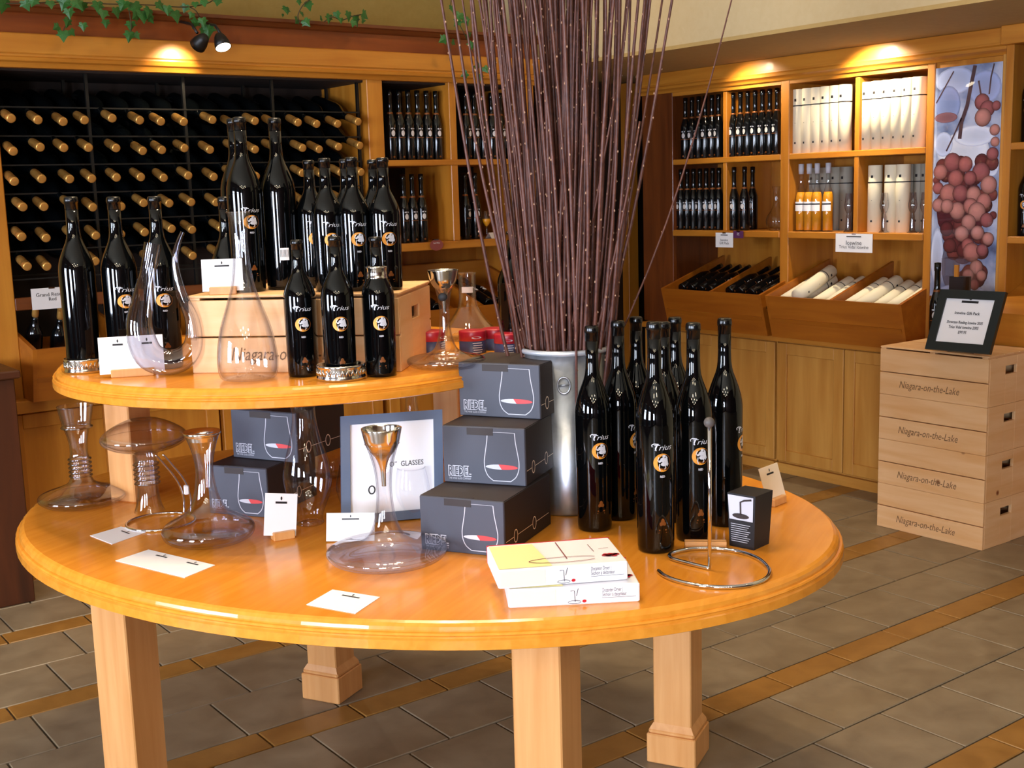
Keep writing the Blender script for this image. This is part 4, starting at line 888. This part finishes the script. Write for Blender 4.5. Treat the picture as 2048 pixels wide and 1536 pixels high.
for i, (x, y) in enumerate(((1750, 390), (1783, 388), (1806, 386))): p = onx(x, y, XR + .075); p.z = S2; card_tube(p, (0, 0, RZ + .15), 'lit cream card tube in the lower right compartment behind the glasses, %s from the left' % ORD[i])
for i, (x, y) in enumerate(((1823, 390), (1840, 390), (1853, 390))): p = onx(x, y, XR + .16); p.z = S2; card_tube(p, (0, 0, RZ), 'shaded grey card tube in the lower right compartment, %s from the left' % ORD[i], mt='tubeshade')
for i, (x, y) in enumerate(((1630, 400), (1652, 400), (1673, 400), (1692, 400))): p = onx(x, y, XR + .19); p.z = S2; card_tube(p, (0, 0, RZ), 'shaded grey card tube behind the amber bottles, %s from the left' % ORD[i], mt='tubeshade')
# amber dessert wine in clear slim bottles
amb = [(r * 1.0, z) for r, z in ICE]
am_liquid = mesh('wine', MB().lathe([(0, .006), (.0245, .007), (.0252, .16), (.0235, .178), (.019, .195), (0, .196)], 18), M['amber'])
am_glass = mesh('glass_body', MB().lathe(amb, 18), M['glass'])
m = MB(); gi2 = lambda x, y: ((R + .0006) * math.sin(x / R), -(R + .0006) * math.cos(x / R), y)
m.ribbon([(-.027 + i * .006, .125) for i in range(10)], .046, gi2, 0); gi3 = lambda x, y: ((R + .0012) * math.sin(x / R), -(R + .0012) * math.cos(x / R), y); m.ribbon([(-.027 + i * .006, .136) for i in range(10)], .007, gi3, 1)
am_label = mesh('label', m, [M['paper'], M['ink']]); am_cap = mesh('capsule', MB().lathe([(.0122, .285), (.0125, .30), (.0134, .302), (.0134, .335), (0, .3355)], 16), M['greyprint'])
for i, (x, y) in enumerate(((1602, 400), (1618, 400), (1634, 399), (1656, 398))):
    p = onx(x, y, XR + .045); p.z = S2; b = thing('dessert_wine_bottle', 'amber dessert wine bottle with a white label on the lower shelf, %s from the left' % ORD[i], 'bottle', p, RZ + .2, 'amber bottles on the right wall')
    obj('glass_body', am_glass, None, b); obj('wine', am_liquid, None, b); obj('label', am_label, None, b); obj('capsule', am_cap, None, b)
# small tasting glasses on the shelf
TG = sm([(0, .002), (.022, .0), (.0225, .003), (.014, .012), (.0125, .045), (.011, .075), (.008, .088), (.013, .098), (.0185, .112), (.0205, .13), (.017, .155), (.0145, .185)], 3)
tg = mesh('glass_body', MB().lathe(TG, 24, caps=False), M['bright_glass'])
for i, (x, y) in enumerate(((1697, 430), (1768, 430), (1825, 430), (1849, 430))):
    p = onx(x, y, XR + .03); p.z = S2; b = thing('tasting_glass', ['small tulip glass beside the amber bottles on the right wall', 'small tulip glass at the left before the lit cream tubes', 'small tulip glass in the middle of the lower right compartment', 'small tulip glass beside the poster edge on the lower shelf'][i], 'glass', p, 0, 'small tulip glasses on the right wall'); obj('glass_body', tg, None, b)
p = onx(1552, 455, XR + .06); p.z = S2; glass_thing('shelf_decanter', 'clear round decanter at the right end of the lower bottle shelf', 'decanter', p, sm([(0, .006), (.03, .001), (.044, .015), (.052, .045), (.046, .075), (.03, .10), (.018, .125), (.014, .16), (.016, .20), (.021, .225)]), 0, 32)
# cards hung under the shelves
def hung(px, py, wpx, hpx, label, text, mt='paper', ink='ink', left=False, shape='r', cat='card', name='shelf_card'):
    p = ony(px, py, YL - .022) if left else onx(px, py, XR - .012); q_ = pxm(p); ww, hh = wpx * q_ / (.80 if left else .70), hpx * q_
    if left: ww = wpx * q_ / .82
    else: ww = wpx * q_ / .64
    c = thing(name, label, cat, p, 0 if left else RZ, 'shelf cards'); fn = lambda x, y, o_=0: (x, -o_ - .006, y)
    if shape == 'r': m = MB().box(-ww / 2, ww / 2, -.006, -.0045, -hh / 2, hh / 2)
    else:
        pts = [(ww / 2 * math.cos(2 * PI * i / 24), hh / 2 * math.sin(2 * PI * i / 24)) for i in range(24)]
        m = MB().add([(x, -.006, y) for x, y in pts] + [(x, -.0045, y) for x, y in pts], [tuple(range(24)), tuple(range(47, 23, -1))] + [(i, i + 24, (i + 1) % 24 + 24, (i + 1) % 24) for i in range(24)])
    obj('sheet', m, M[mt], c); m = MB()
    if mt == 'paper': m.poly([(-ww * .2, hh * .32), (ww * .2, hh * .32), (ww * .2, hh * .37), (-ww * .2, hh * .37)], lambda x, y: fn(x, y, .0008))
    for i, tx in enumerate(text): m.text(tx, hh * (.17 if mt == 'paper' else .30), lambda x, y: fn(x, y + hh * ((.0 if mt == 'paper' else .18) - .22 * i), .0008), width=ww * min(.8, .06 * len(tx)), fit=True)
    obj('print', m, M[ink], c); obj('clip', MB().box(-.012, .012, -.007, .006 if not left else .012, hh / 2 - .004, hh / 2 + .002), M['chrome'], c)
    return c
hung(1450, 480, 30, 29, 'small white price card hung under the lower left shelf, right wall', ['Icewine', 'Gift Pack'])
hung(1478, 469, 17, 14, 'small purple tag under the shelf, right of the white card', ['Red', 'Wine'], 'purple', 'paper')
hung(1709, 486, 57, 37, 'wide white price card hung under the lower shelf beneath the glasses', ['Icewine', 'Trius Vidal Icewine'])
hung(872, 490, 26, 22, 'oval plum-coloured tag reading Red Wine under the back shelf', ['Red Wine'], 'plum', 'paper', True, 'o')
hung(104, 596, 66, 42, 'white card on the rail under the bottle rack at far left', ['Grand Reserve', 'Red'], 'paper2', 'ink', True)
# bottles and tubes lying in the right wall bins
sl = math.radians(19)
def lying(Y, off, z, dY=0.0):   # rotation that lays an upright thing along the slope, foot to the front
    return (0, PI / 2 - sl, 0)
def bin_z(dx): return .82 + (dx + .174) / .474 * .17
for cN, (ya, yb, nm) in enumerate(((4.75, 4.47, 'left'), (4.40, 4.10, 'right'))):
    for i in range(5):
        Y = ya + (yb - ya) * i / 4
        for rw_, (dx, up) in enumerate(((-.145, .036), (-.10, .084))):
            if rw_ == 1 and i == 4: continue
            yy = Y - (.03 if rw_ else 0)
            ice_bottle(Vector((XR + dx, yy, bin_z(dx) + up)), lying(0, 0, 0) , 'dark bottle in %s half of right wall bin, %s layer, %s from left' % (nm, ['bottom', 'top'][rw_], ORD[i]), 'dark bottles lying in the right wall bin')
for i, (Y, dx, up, tz) in enumerate(((3.985, -.13, .062, 0), (3.915, -.125, .058, .0), (3.86, -.165, .118, .10), (3.80, -.13, .05, 0), (3.72, -.12, .05, .03))):
    card_tube(Vector((XR + dx, Y, bin_z(dx) + up)), (0, PI / 2 - sl, tz), 'cream card tube lying in the left half of the right bin, %s from the left' % ORD[i], 'cream card tubes lying in the bin')
for i, (Y, dx, up, tz) in enumerate(((3.60, -.13, .055, -.02), (3.53, -.12, .062, 0), (3.45, -.125, .045, .02), (3.375, -.12, .05, 0), (3.30, -.115, .06, .02))):
    card_tube(Vector((XR + dx, Y, bin_z(dx) + up)), (0, PI / 2 - sl, tz), 'cream card tube lying in the right half of the right bin, %s from the left' % ORD[i], 'cream card tubes lying in the bin')
# bottles of the cut-off shelving at the right edge, and of the corner passage
for i, (Y, z) in enumerate(((2.79, 1.63), (2.72, 1.63), (2.79, 1.24), (2.72, 1.24))):
    p = Vector((XR + .02, Y, z)); bottle('7', p, ['dark bottle on the upper shelf at the right picture edge', 'second dark bottle on the upper shelf at the right picture edge', 'dark bottle on the lower shelf at the right picture edge', 'second dark bottle on the lower shelf at the right picture edge'][i], .2, 'bottles at the right edge', 1.0, 1, RZ)
for i, (x, y, z) in enumerate(((5.42, 5.40, 1.27), (5.52, 5.40, 1.27), (5.62, 5.40, 1.27), (5.72, 5.40, 1.27))): bottle('7', Vector((x, y, z)), 'dark bottle on the corner passage shelf, half hidden by branches, %s from the left' % ORD[i], .2, 'bottles in the corner passage', 1, 1)

# poster of frosted grapes: a flat print on a panel
po = thing('grape_poster', 'tall narrow poster of frosted pink grapes on the right wall shelving', 'poster', (XR, 3.228, .965), RZ)
PW, PHH = 3.228 - 2.908, 1.005
def poster_ground():
    m = mat('poster_ground', (200, 210, 235), 0.3); nt = m.node_tree; N = nt.nodes; L = nt.links; tc = N.new('ShaderNodeTexCoord')
    n = N.new('ShaderNodeTexNoise'); n.inputs['Scale'].default_value = 7; n.inputs['Detail'].default_value = 4; L.new(tc.outputs['Object'], n.inputs['Vector'])
    r = N.new('ShaderNodeValToRGB'); c = r.color_ramp; c.elements[0].position = .30; c.elements[0].color = lin((84, 90, 122)); c.elements[1].position = .62; c.elements[1].color = lin((222, 228, 246)); e = c.elements.new(.45); e.color = lin((150, 168, 206))
    L.new(n.outputs['Fac'], r.inputs[0]); L.new(r.outputs[0], N['Principled BSDF'].inputs['Base Color']); return m
def vcol_mat():
    m = mat('poster_ink', (200, 120, 110), 0.3); nt = m.node_tree; a = nt.nodes.new('ShaderNodeVertexColor'); a.layer_name = 'Col'; nt.links.new(a.outputs[0], nt.nodes['Principled BSDF'].inputs['Base Color']); return m
obj('panel', MB().box(0, PW, -.006, .012, 0, PHH), poster_ground(), po)
random.seed(5); m = MB(); cols = []
def pdisc(cx, cz, rx_, rz_, c0, c1, lay, hl=(-.25, .3)):
    n = 16; o_ = -.0064 - lay * .00006; vs = [(cx + hl[0] * rx_, o_, cz + hl[1] * rz_)]; cc = [c0]
    for k, (f_, cl) in enumerate(((.55, tuple(a * .75 + b * .25 for a, b in zip(c0, c1))), (.86, tuple(a * .3 + b * .7 for a, b in zip(c0, c1))), (1.0, tuple(v * .62 for v in c1)))):
        for i in range(n): a = 2 * PI * i / n; vs.append((cx + rx_ * f_ * math.cos(a) + hl[0] * rx_ * (1 - f_), o_, cz + rz_ * f_ * math.sin(a) + hl[1] * rz_ * (1 - f_))); cc.append(cl)
    fs = [(0, 1 + i, 1 + (i + 1) % n) for i in range(n)]
    for k in range(2): fs += [(1 + k * n + i, 1 + (k + 1) * n + i, 1 + (k + 1) * n + (i + 1) % n, 1 + k * n + (i + 1) % n) for i in range(n)]
    m.add(vs, fs); cols.extend(cc)
def pstrip(pts, wd, c, lay):
    n0 = len(m.v); m.ribbon(pts, wd, lambda x, y: (x, -.0064 - lay * .00006, y)); cols.extend([c] * (len(m.v) - n0))
U = lambda x, y: (PW * x, PHH * (1 - y))
for ly, (x, y, a, b, c) in enumerate(((.3, .06, .5, .10, (200, 212, 240)), (.2, .16, .4, .09, (150, 166, 208)), (.75, .10, .3, .08, (176, 190, 226)), (.45, .36, .45, .085, (246, 248, 255)), (.62, .30, .35, .05, (236, 240, 252)), (.15, .33, .22, .06, (214, 222, 244)), (.9, .43, .25, .05, (232, 238, 252)), (.1, .82, .22, .14, (226, 232, 248)), (.32, .86, .16, .12, (110, 112, 128)), (.5, .80, .2, .06, (96, 80, 92)), (.52, .97, .4, .05, (196, 210, 240)), (.18, .215, .3, .025, (150, 104, 108)), (.45, .62, .42, .16, (96, 40, 44)))):
    X, Z = U(x, y); pdisc(X, Z, PW * a * .9 if X + PW * a * .9 < PW and X - PW * a * .9 > 0 else min(X, PW - X) - .001, min(PHH * b * .9, Z - .002, PHH - Z - .002), lin(c)[:3], tuple(v * 1.45 for v in lin(c)[:3]), 1 + ly, (0, 0))
for pts, wd in ((((.60, .005), (.54, .10), (.50, .17), (.42, .24), (.40, .31)), .018), (((.88, .005), (.84, .06), (.82, .13)), .007), (((.28, .02), (.14, .09), (.02, .15)), .006), (((.42, .22), (.30, .30), (.2, .36)), .007), (((.66, .07), (.70, .13)), .008)): pstrip([U(*q_) for q_ in pts], wd, lin((98, 70, 72))[:3], 16)
gr = [(.72, .16, .10), (.80, .19, .10), (.74, .225, .11), (.93, .18, .07), (.92, .28, .08), (.93, .33, .07), (.90, .38, .08)]
body_ = [(.30, .41, .12), (.50, .42, .10), (.12, .45, .10), (.74, .455, .12), (.36, .48, .11), (.58, .48, .09), (.86, .51, .11), (.09, .52, .09), (.25, .545, .12), (.44, .545, .11), (.64, .55, .10), (.10, .595, .10), (.80, .58, .10), (.40, .62, .11), (.60, .60, .10), (.70, .625, .12), (.58, .67, .10), (.24, .60, .09), (.85, .66, .09), (.48, .72, .10), (.72, .715, .09), (.88, .74, .08), (.58, .77, .09), (.64, .80, .12), (.80, .79, .08), (.72, .865, .09), (.60, .90, .08), (.80, .90, .07), (.70, .94, .07)]
for k in range(46):
    y = random.uniform(.40, .93); hw_ = .46 * (1 - max(0, y - .60) / .42) ** .8 + .03; cxx = .46 if y < .6 else .46 + (y - .6) * .75; X, Z = U(min(.94, max(.06, cxx + random.uniform(-hw_, hw_))), y); rr_ = min(.105 * PW, X - .001, PW - X - .001); c = random.choice(((150, 74, 68), (132, 60, 58), (166, 84, 74)))
    pdisc(X, Z, rr_, rr_, lin(c)[:3], lin(tuple(int(v * .55) for v in c))[:3], 18 + k * .04)
for i, (x, y, r_) in enumerate(gr + body_):
    X, Z = U(x, y); rr_ = min(r_ * 1.12 * PW, X - .001, PW - X - .001); c = random.choice(((206, 120, 104), (190, 98, 88), (214, 136, 118), (170, 84, 80)))
    pdisc(X, Z, rr_, rr_, lin(tuple(min(255, v + 34) for v in c))[:3], lin(tuple(int(v * .62) for v in c))[:3], 20 + i)
pr = obj('print', m, vcol_mat(), po); ca = pr.data.color_attributes.new('Col', 'FLOAT_COLOR', 'POINT')
for i, c in enumerate(cols): ca.data[i].color = (*c, 1)
obj('acrylic_cover', MB().box(0, PW, -.014, -.012, -.004, PHH), M['acrylic'], po)

# stack of four pine crates
CX, CY = 4.30, 3.128
for k in range(4):
    crate(Vector((CX, CY, .1955 * k)), RZ, ['pine crate at the bottom of the stack of four by the right wall', 'pine crate second from the floor in the right-hand stack', 'pine crate third from the floor in the right-hand stack', 'topmost pine crate of the right-hand stack, under the black framed sign'][k], 'stacked pine crates', .505, .33, .1955, k == 3)
ZS = .1955 * 4 + .0106
# black framed sign leaning on the crates
A_, B_ = onz(1851, 704, ZS), onz(1980, 715, ZS); d = B_ - A_; W_ = d.length; Hs = 122 * pxm(A_)
sg = thing('framed_sign', 'black-framed white sign leaning on top of the stacked pine crates', 'sign', A_, math.atan2(d.y, d.x)); tl = .28
ln = lambda x, y, o_=0.0: (x + y * .10, y * math.sin(tl) - o_ * math.cos(tl), .012 + y * math.cos(tl) + o_ * math.sin(tl))
def lbox(m, x0, x1, y0, y1, o0, o1): return m.hexa([ln(x0, y0, o1), ln(x1, y0, o1), ln(x1, y0, o0), ln(x0, y0, o0), ln(x0, y1, o1), ln(x1, y1, o1), ln(x1, y1, o0), ln(x0, y1, o0)])
m = MB(); b_ = .035
for a in ((0, b_, 0, Hs), (W_ - b_, W_, 0, Hs), (b_, W_ - b_, 0, b_), (b_, W_ - b_, Hs - b_, Hs)): lbox(m, *a, -.012, .008)
obj('frame', m, M['blackframe'], sg); obj('paper_sheet', lbox(MB(), b_, W_ - b_, b_, Hs - b_, -.01, .001), M['paper'], sg); obj('easel_back', lbox(MB(), W_ * .3, W_ * .7, .0, Hs * .8, -.03, -.0125), M['blackframe'], sg)
m = MB(); fn = lambda x, y: ln(W_ / 2 + x, Hs / 2 + y, .002)
m.poly([(-.035, .074), (.035, .074), (.035, .083), (-.035, .083)], fn); m.disc(0, .092, .006, .006, fn)
for tx, yy, ww in (('Icewine Gift Pack', .032, .105), ('Showcase Riesling Icewine 2005', -.006, .150), ('Trius Vidal Icewine 2005', -.026, .125), ('$99.95', -.046, .035)): m.text(tx, .016, lambda x, y: fn(x, y + yy), width=ww, offset=.0003)
obj('lettering', m, M['ink'], sg)
p = onz(1861, 697, ZS) + Vector((.05, .01, 0)); ice_bottle(p, (0, 0, RZ + .3), 'slim dark bottle on the crates left of the black framed sign', None, 1.06)
p = onz(1886, 690, ZS) + Vector((.13, .03, 0)); ab = thing('acrylic_box', 'clear acrylic gift box behind the black framed sign', 'box', p, RZ)
obj('acrylic_shell', MB().box(-.05, .06, -.04, .05, 0, .36), M['acrylic'], ab); obj('gold_insert', MB().box(-.006, .012, -.01, .0, .28, .33), M['goldprint'], ab); obj('dark_insert', MB().box(-.035, .045, .0, .04, .0, .28), M['ink'], ab)

# ------------------------------------------------------------------ left wall contents
shelf_row(spread(781, 873, 6, 250), 1.650, .06, 'slim dark bottle on the upper left back shelf, {} from the left', 'slim bottles on the back wall', left=True)
shelf_row(spread(932, 1018, 6, 250), 1.650, .06, 'slim dark bottle on the upper right back shelf behind branches, {} from the left', 'slim bottles on the back wall', left=True)
shelf_row([(808, 420), (826, 420), (844, 420)], 1.250, .07, 'slim dark bottle on the lower left back shelf, {} from the left', 'slim bottles on the back wall', left=True)
shelf_row([(931, 410), (951, 410)], 1.250, .07, 'slim dark bottle on the lower right back shelf, {} from the left', 'slim bottles on the back wall', left=True)
WG = sm([(0, .002), (.026, 0), (.0265, .002), (.006, .008), (.004, .03), (.004, .055), (.012, .068), (.022, .085), (.027, .11), (.030, .14)], 3)
wg = mesh('glass_body', MB().lathe(WG, 24, caps=False), M['glass']); wn = mesh('wine', MB().lathe([(0, .060), (.011, .068), (.021, .085), (.0245, .10), (0, .1005)], 20), M['amber'])
for i, x in enumerate((973, 1004)):
    p = ony(x, 440, YL + .06); p.z = 1.25; g = thing('stem_glass', ['stemmed glass of amber wine on the lower right back shelf', 'empty stemmed glass on the back shelf beside the amber one'][i], 'glass', p, 0, 'stemmed glasses on the back shelf'); obj('glass_body', wg, None, g)
    if i == 0: obj('wine', wn, None, g)
p = ony(988, 465, YL + .02); p.z = 1.25; c = thing('price_card', 'little white tent card before the stemmed glasses on the back shelf', 'card', p, .2)
obj('sheet', MB().add([(-.04, -.02, 0), (.04, -.02, 0), (.045, .01, .03), (-.03, .01, .03), (.045, .035, 0), (-.03, .035, 0)], [(0, 1, 2, 3), (3, 2, 4, 5)]), M['paper2'], c)
for i in range(7):
    for r_ in range(2):
        X = 3.10 + .047 * i + (.36 if i > 5 else 0); X = 3.08 + .052 * i if i < 4 else 3.50 + .052 * (i - 4) + .0
        if r_ and i in (3, 6): continue
        dy = -.145 + .045 * r_
        ice_bottle(Vector((X + .026 * r_, YL + dy, bin_z(dy) + .036 + .048 * r_)), (-(PI / 2 - sl), 0, 0), 'dark bottle lying in the back wall bin, %s layer, %s from the left' % (['bottom', 'top'][r_], ORD[i]), 'dark bottles lying in the back wall bin')
# rack of bottles lying with gold-capped necks to the front
rk = thing('bottle_rack', 'black metal rack holding rows of gold-capped bottles at back left', 'rack', (0, 0, 0))
YN = 4.925
cxs = [ony(v / 2.695, 240, YN).x for v in (64, 195, 340, 465, 615, 745, 872, 996, 1140, 1255, 1368, 1480, 1620, 1715, 1830, 1932)]
rzs = [ony(64 / 2.695, 643 / 2.695, YN).z + (ony(115 / 2.695, 1440 / 2.695, YN).z - ony(64 / 2.695, 643 / 2.695, YN).z) * k / 5 for k in range(6)]
dz = rzs[0] - rzs[1]; ups = [1.275] + [(cxs[4 * k - 1] + cxs[4 * k]) / 2 for k in (1, 2, 3)] + [2.915]
for x in ups: obj('upright', MB().box(x - .006, x + .006, 5.06, 5.075, 1.06, 2.02).box(x - .006, x + .006, 5.36, 5.375, 1.06, 2.02), M['black'], rk)
for z in rzs + [rzs[0] + dz]: obj('rail', MB().box(1.275, 2.92, 5.055, 5.065, z - dz * .5 - .003, z - dz * .5 + .003).box(1.275, 2.92, 5.35, 5.36, z - dz * .5 - .003, z - dz * .5 + .003), M['black'], rk)
RB = [(0, 0), (.030, .0), (.041, .003), (.043, .02), (.043, .19), (.038, .215), (.026, .245), (.0175, .27), (.0155, .30), (.0150, .34)]
RCp = [(.0152, .325), (.0160, .326), (.0172, .345), (.0166, .385), (.0160, .400), (.0178, .402), (.0182, .409), (.0172, .417), (.0178, .420), (.0172, .427), (.013, .4285), (0, .429)]
rb = mesh('body', MB().lathe(RB, 20), M['bottle_far']); rc = mesh('capsule', MB().lathe(RCp, 20), M['gold'])
random.seed(11)
for j, z in enumerate(rzs):
    for i, x in enumerate(cxs):
        b = thing('rack_bottle', 'gold-capped bottle lying in the back rack, %s row from top, %s from the left' % (ORD[j], ORD[i]), 'bottle', (x + random.uniform(-.004, .004), YN + .413 + random.uniform(-.008, .012), z + .114 + random.uniform(-.003, .003)), 0, 'gold-capped bottles in the rack')
        b.rotation_euler = (PI / 2 + .27 + random.uniform(-.02, .02), 0, random.uniform(-.025, .025)); obj('body', rb, None, b); obj('capsule', rc, None, b)
# two loose bottles and a glass in the bin at far left
for i, (x, y) in enumerate(((76, 668), (126, 672))):
    p = ony(x, y, YL - .02); b = thing('rack_bottle', ['gold-capped bottle standing in the far left bin, nearer the post', 'gold-capped bottle in the far left bin beside the tall bottle'][i], 'bottle', p, 0, 'gold-capped bottles in the left bin'); b.rotation_euler = (.35, 0, 0.1); b.location = Vector(p) + Vector((0, .10, -.10)); b.scale = (.8, .8, .55); obj('body', rb, None, b); obj('capsule', rc, None, b)

# ------------------------------------------------------------------ lamps on the left cornice and under the right soffit
def spot_lamp(p, to, label, power, lit=True, size=.9, warm=(1.0, .80, .52), arm=True):
    l = thing('spotlight', label, 'lamp', p, 0, 'small halogen spotlights'); d = (Vector(to) - Vector(p)).normalized(); q_ = d.to_track_quat('-Z', 'Y').to_matrix()
    def T(P): return [tuple(q_ @ Vector(v)) for v in P]
    m = MB().lathe([(0, .052), (.016, .050), (.024, .036), (.031, .012), (.034, -.012), (.031, -.012), (.028, .006), (.0, .010)], 24); m.v = T(m.v); obj('housing', m, M['black'], l)
    m = MB().lathe([(0, -.006), (.029, -.006), (.0325, -.010), (.029, -.013), (0, -.0135)], 24); m.v = T(m.v); obj('lamp_face', m, M['lampglow'] if lit else M['ballgrey'], l)
    if arm: obj('arm', MB().tube([(0, .01, .045), (.0, .06, .085), (0, .20, .115)], .006, 8), M['black'], l)
    sp_ = lamp('spotlight_beam', 'SPOT', Vector(p) + d * .03, to, power, warm, spot_size=size * 1.6, spot_blend=.6, shadow_soft_size=.02)
    return l
p = ony(445, 90, 4.76); spot_lamp(p, p + Vector((.05, -.55, -1.0)), 'small black spotlight with a lit white face on the left cornice', 12)
p = ony(398, 88, 4.80); spot_lamp(p, (p.x - .05, 4.99, 2.0), 'small dark spotlight turned to the left cornice, under the ivy', 9, False)
for i, (x, y, hx, hy, e) in enumerate(((1446, 135, 1515, 150, 14), (1708, 99, 1765, 105, 42))):
    p = onz(x, y, 2.107); l = thing('recessed_spotlight', ['small dark recessed spotlight in the soffit over the dark bottles', 'small dark recessed spotlight in the soffit over the white tubes'][i], 'lamp', p, 0, 'recessed soffit spotlights')
    obj('trim_ring', MB().lathe([(.030, 0), (.042, -.001), (.040, -.008), (.030, -.012), (.024, -.006), (.024, 0)], 24), M['black'], l); obj('lamp_face', MB().lathe([(0, -.004), (.023, -.004), (.023, -.001), (0, -.001)], 20), M['lampglow'], l)
    h = onx(hx, hy, XR); lamp('recessed_beam', 'SPOT', (XR - .20, h.y + .05, 2.09), (XR + .02, h.y, 1.75), e, (1.0, .82, .56), spot_size=2.2, spot_blend=.8, shadow_soft_size=.02)

# ------------------------------------------------------------------ ivy along the left cornice
random.seed(3)
LF = [(0, 0), (.22, -.12), (.46, -.02), (.40, .18), (.62, .34), (.36, .42), (.22, .62), (0, 1.0), (-.22, .62), (-.36, .42), (-.62, .34), (-.40, .18), (-.46, -.02), (-.22, -.12)]
leaf_me = []
for k in range(3):
    vs = [(x, .10 * abs(x) * (1 - .3 * k) + .05 * math.sin(3 * y + k), y) for x, y in LF] + [(0, -.03, .30)]
    m = MB(); m.add(vs + [(x, y + .004, z) for x, y, z in vs], [(14, i, (i + 1) % 14) for i in range(14)] + [(29, 15 + (i + 1) % 14, 15 + i) for i in range(14)]); leaf_me.append(mesh('leaf', m, M['leaf']))
def ivy(px_path, label, leaves, Y=4.90, r=.0025):
    pts = [ony(x, y, Y - .02 * (i % 2)) for i, (x, y) in enumerate(px_path)]; o_ = pts[0]
    t_ = thing('ivy_vine', label, 'ivy', o_, 0, 'ivy on the left cornice'); sp = smoothpath([tuple(q_ - o_) for q_ in pts], 6)
    obj('stem', MB().tube(sp, r, 5), M['vine'], t_)
    for (x, y, wpx, ang) in leaves:
        p = ony(x, y, Y - random.uniform(.01, .05)) - o_; o = obj('leaf', random.choice(leaf_me), None, t_); o.location = p; s = wpx * pxm(p + o_) / 1.15; o.scale = (s, s, s)
        o.rotation_euler = (random.uniform(-.5, .5), math.radians(ang) + PI, random.uniform(-.5, .5))
ivy([(-30, 8), (60, 6), (140, 4), (220, 8), (300, 10), (370, 14), (420, 4), (440, -20)], 'long green ivy vine along the top of the left cornice', [(10, 0, 34, 10), (48, 2, 26, -20), (70, -4, 24, 25), (100, 2, 22, 0), (130, -2, 30, 20), (150, 0, 30, -30), (168, 6, 24, 5), (196, 4, 30, 0), (207, 20, 26, 15), (232, 16, 26, -10), (250, 2, 30, 20), (268, 6, 34, -15), (284, 22, 34, 5), (300, 18, 28, 30), (316, 4, 26, -25), (334, 12, 24, 0), (350, 22, 30, -5), (372, 10, 20, 20), (390, 4, 18, 0), (407, 0, 20, -10), (436, -2, 20, 10), (212, 40, 20, 0), (275, 30, 24, 60), (300, 34, 20, -40)])
ivy([(128, 0), (132, 22), (138, 40), (128, 58), (124, 76)], 'short ivy strand hanging over the cornice at far left', [(137, 18, 24, -5), (138, 38, 24, 20), (118, 52, 20, 60), (126, 62, 28, 0), (141, 60, 18, -40), (166, 46, 20, 0)])
ivy([(258, 20), (262, 46), (262, 70)], 'short ivy strand hanging over the cornice left of the spotlights', [(262, 44, 24, 0), (260, 64, 26, 10), (270, 66, 18, -30)])
ivy([(372, 10), (392, 22), (402, 40), (418, 54)], 'ivy strand hanging over the dark spotlight on the cornice', [(385, 26, 16, 30), (394, 40, 24, 25), (404, 36, 22, -10), (416, 50, 34, 0), (408, 58, 18, 30)])
ivy([(640, -10), (610, 6), (596, 30), (600, 44)], 'ivy sprig against the wall above the cornice, near the picture top middle', [(572, 14, 22, 10), (566, 28, 8, 0), (598, 0, 14, 0), (616, 4, 22, -15), (604, 24, 14, 10), (596, 38, 20, 50), (608, 40, 22, -40)])
ivy([(648, 44), (664, 34), (684, 40), (706, 32), (732, 28)], 'low ivy sprig lying along the crown moulding', [(644, 36, 14, 70), (660, 30, 22, 10), (672, 24, 18, -20), (682, 36, 14, 0), (698, 24, 24, 5), (712, 32, 26, -10), (726, 26, 24, -60), (724, 40, 16, -90), (708, 42, 16, 20)])
ivy([(905, -10), (902, 14), (914, 40), (926, 62), (940, 90), (956, 126), (962, 150)], 'thin ivy trail hanging beside the leftmost branches', [(903, 12, 20, 0), (920, 26, 24, 20), (930, 36, 20, -20), (918, 40, 20, 40), (892, 76, 22, 60), (905, 82, 16, -60), (940, 66, 22, 0), (944, 84, 22, 10), (956, 128, 22, 0), (968, 134, 18, -30), (934, 146, 18, 60), (960, 148, 16, 0)])
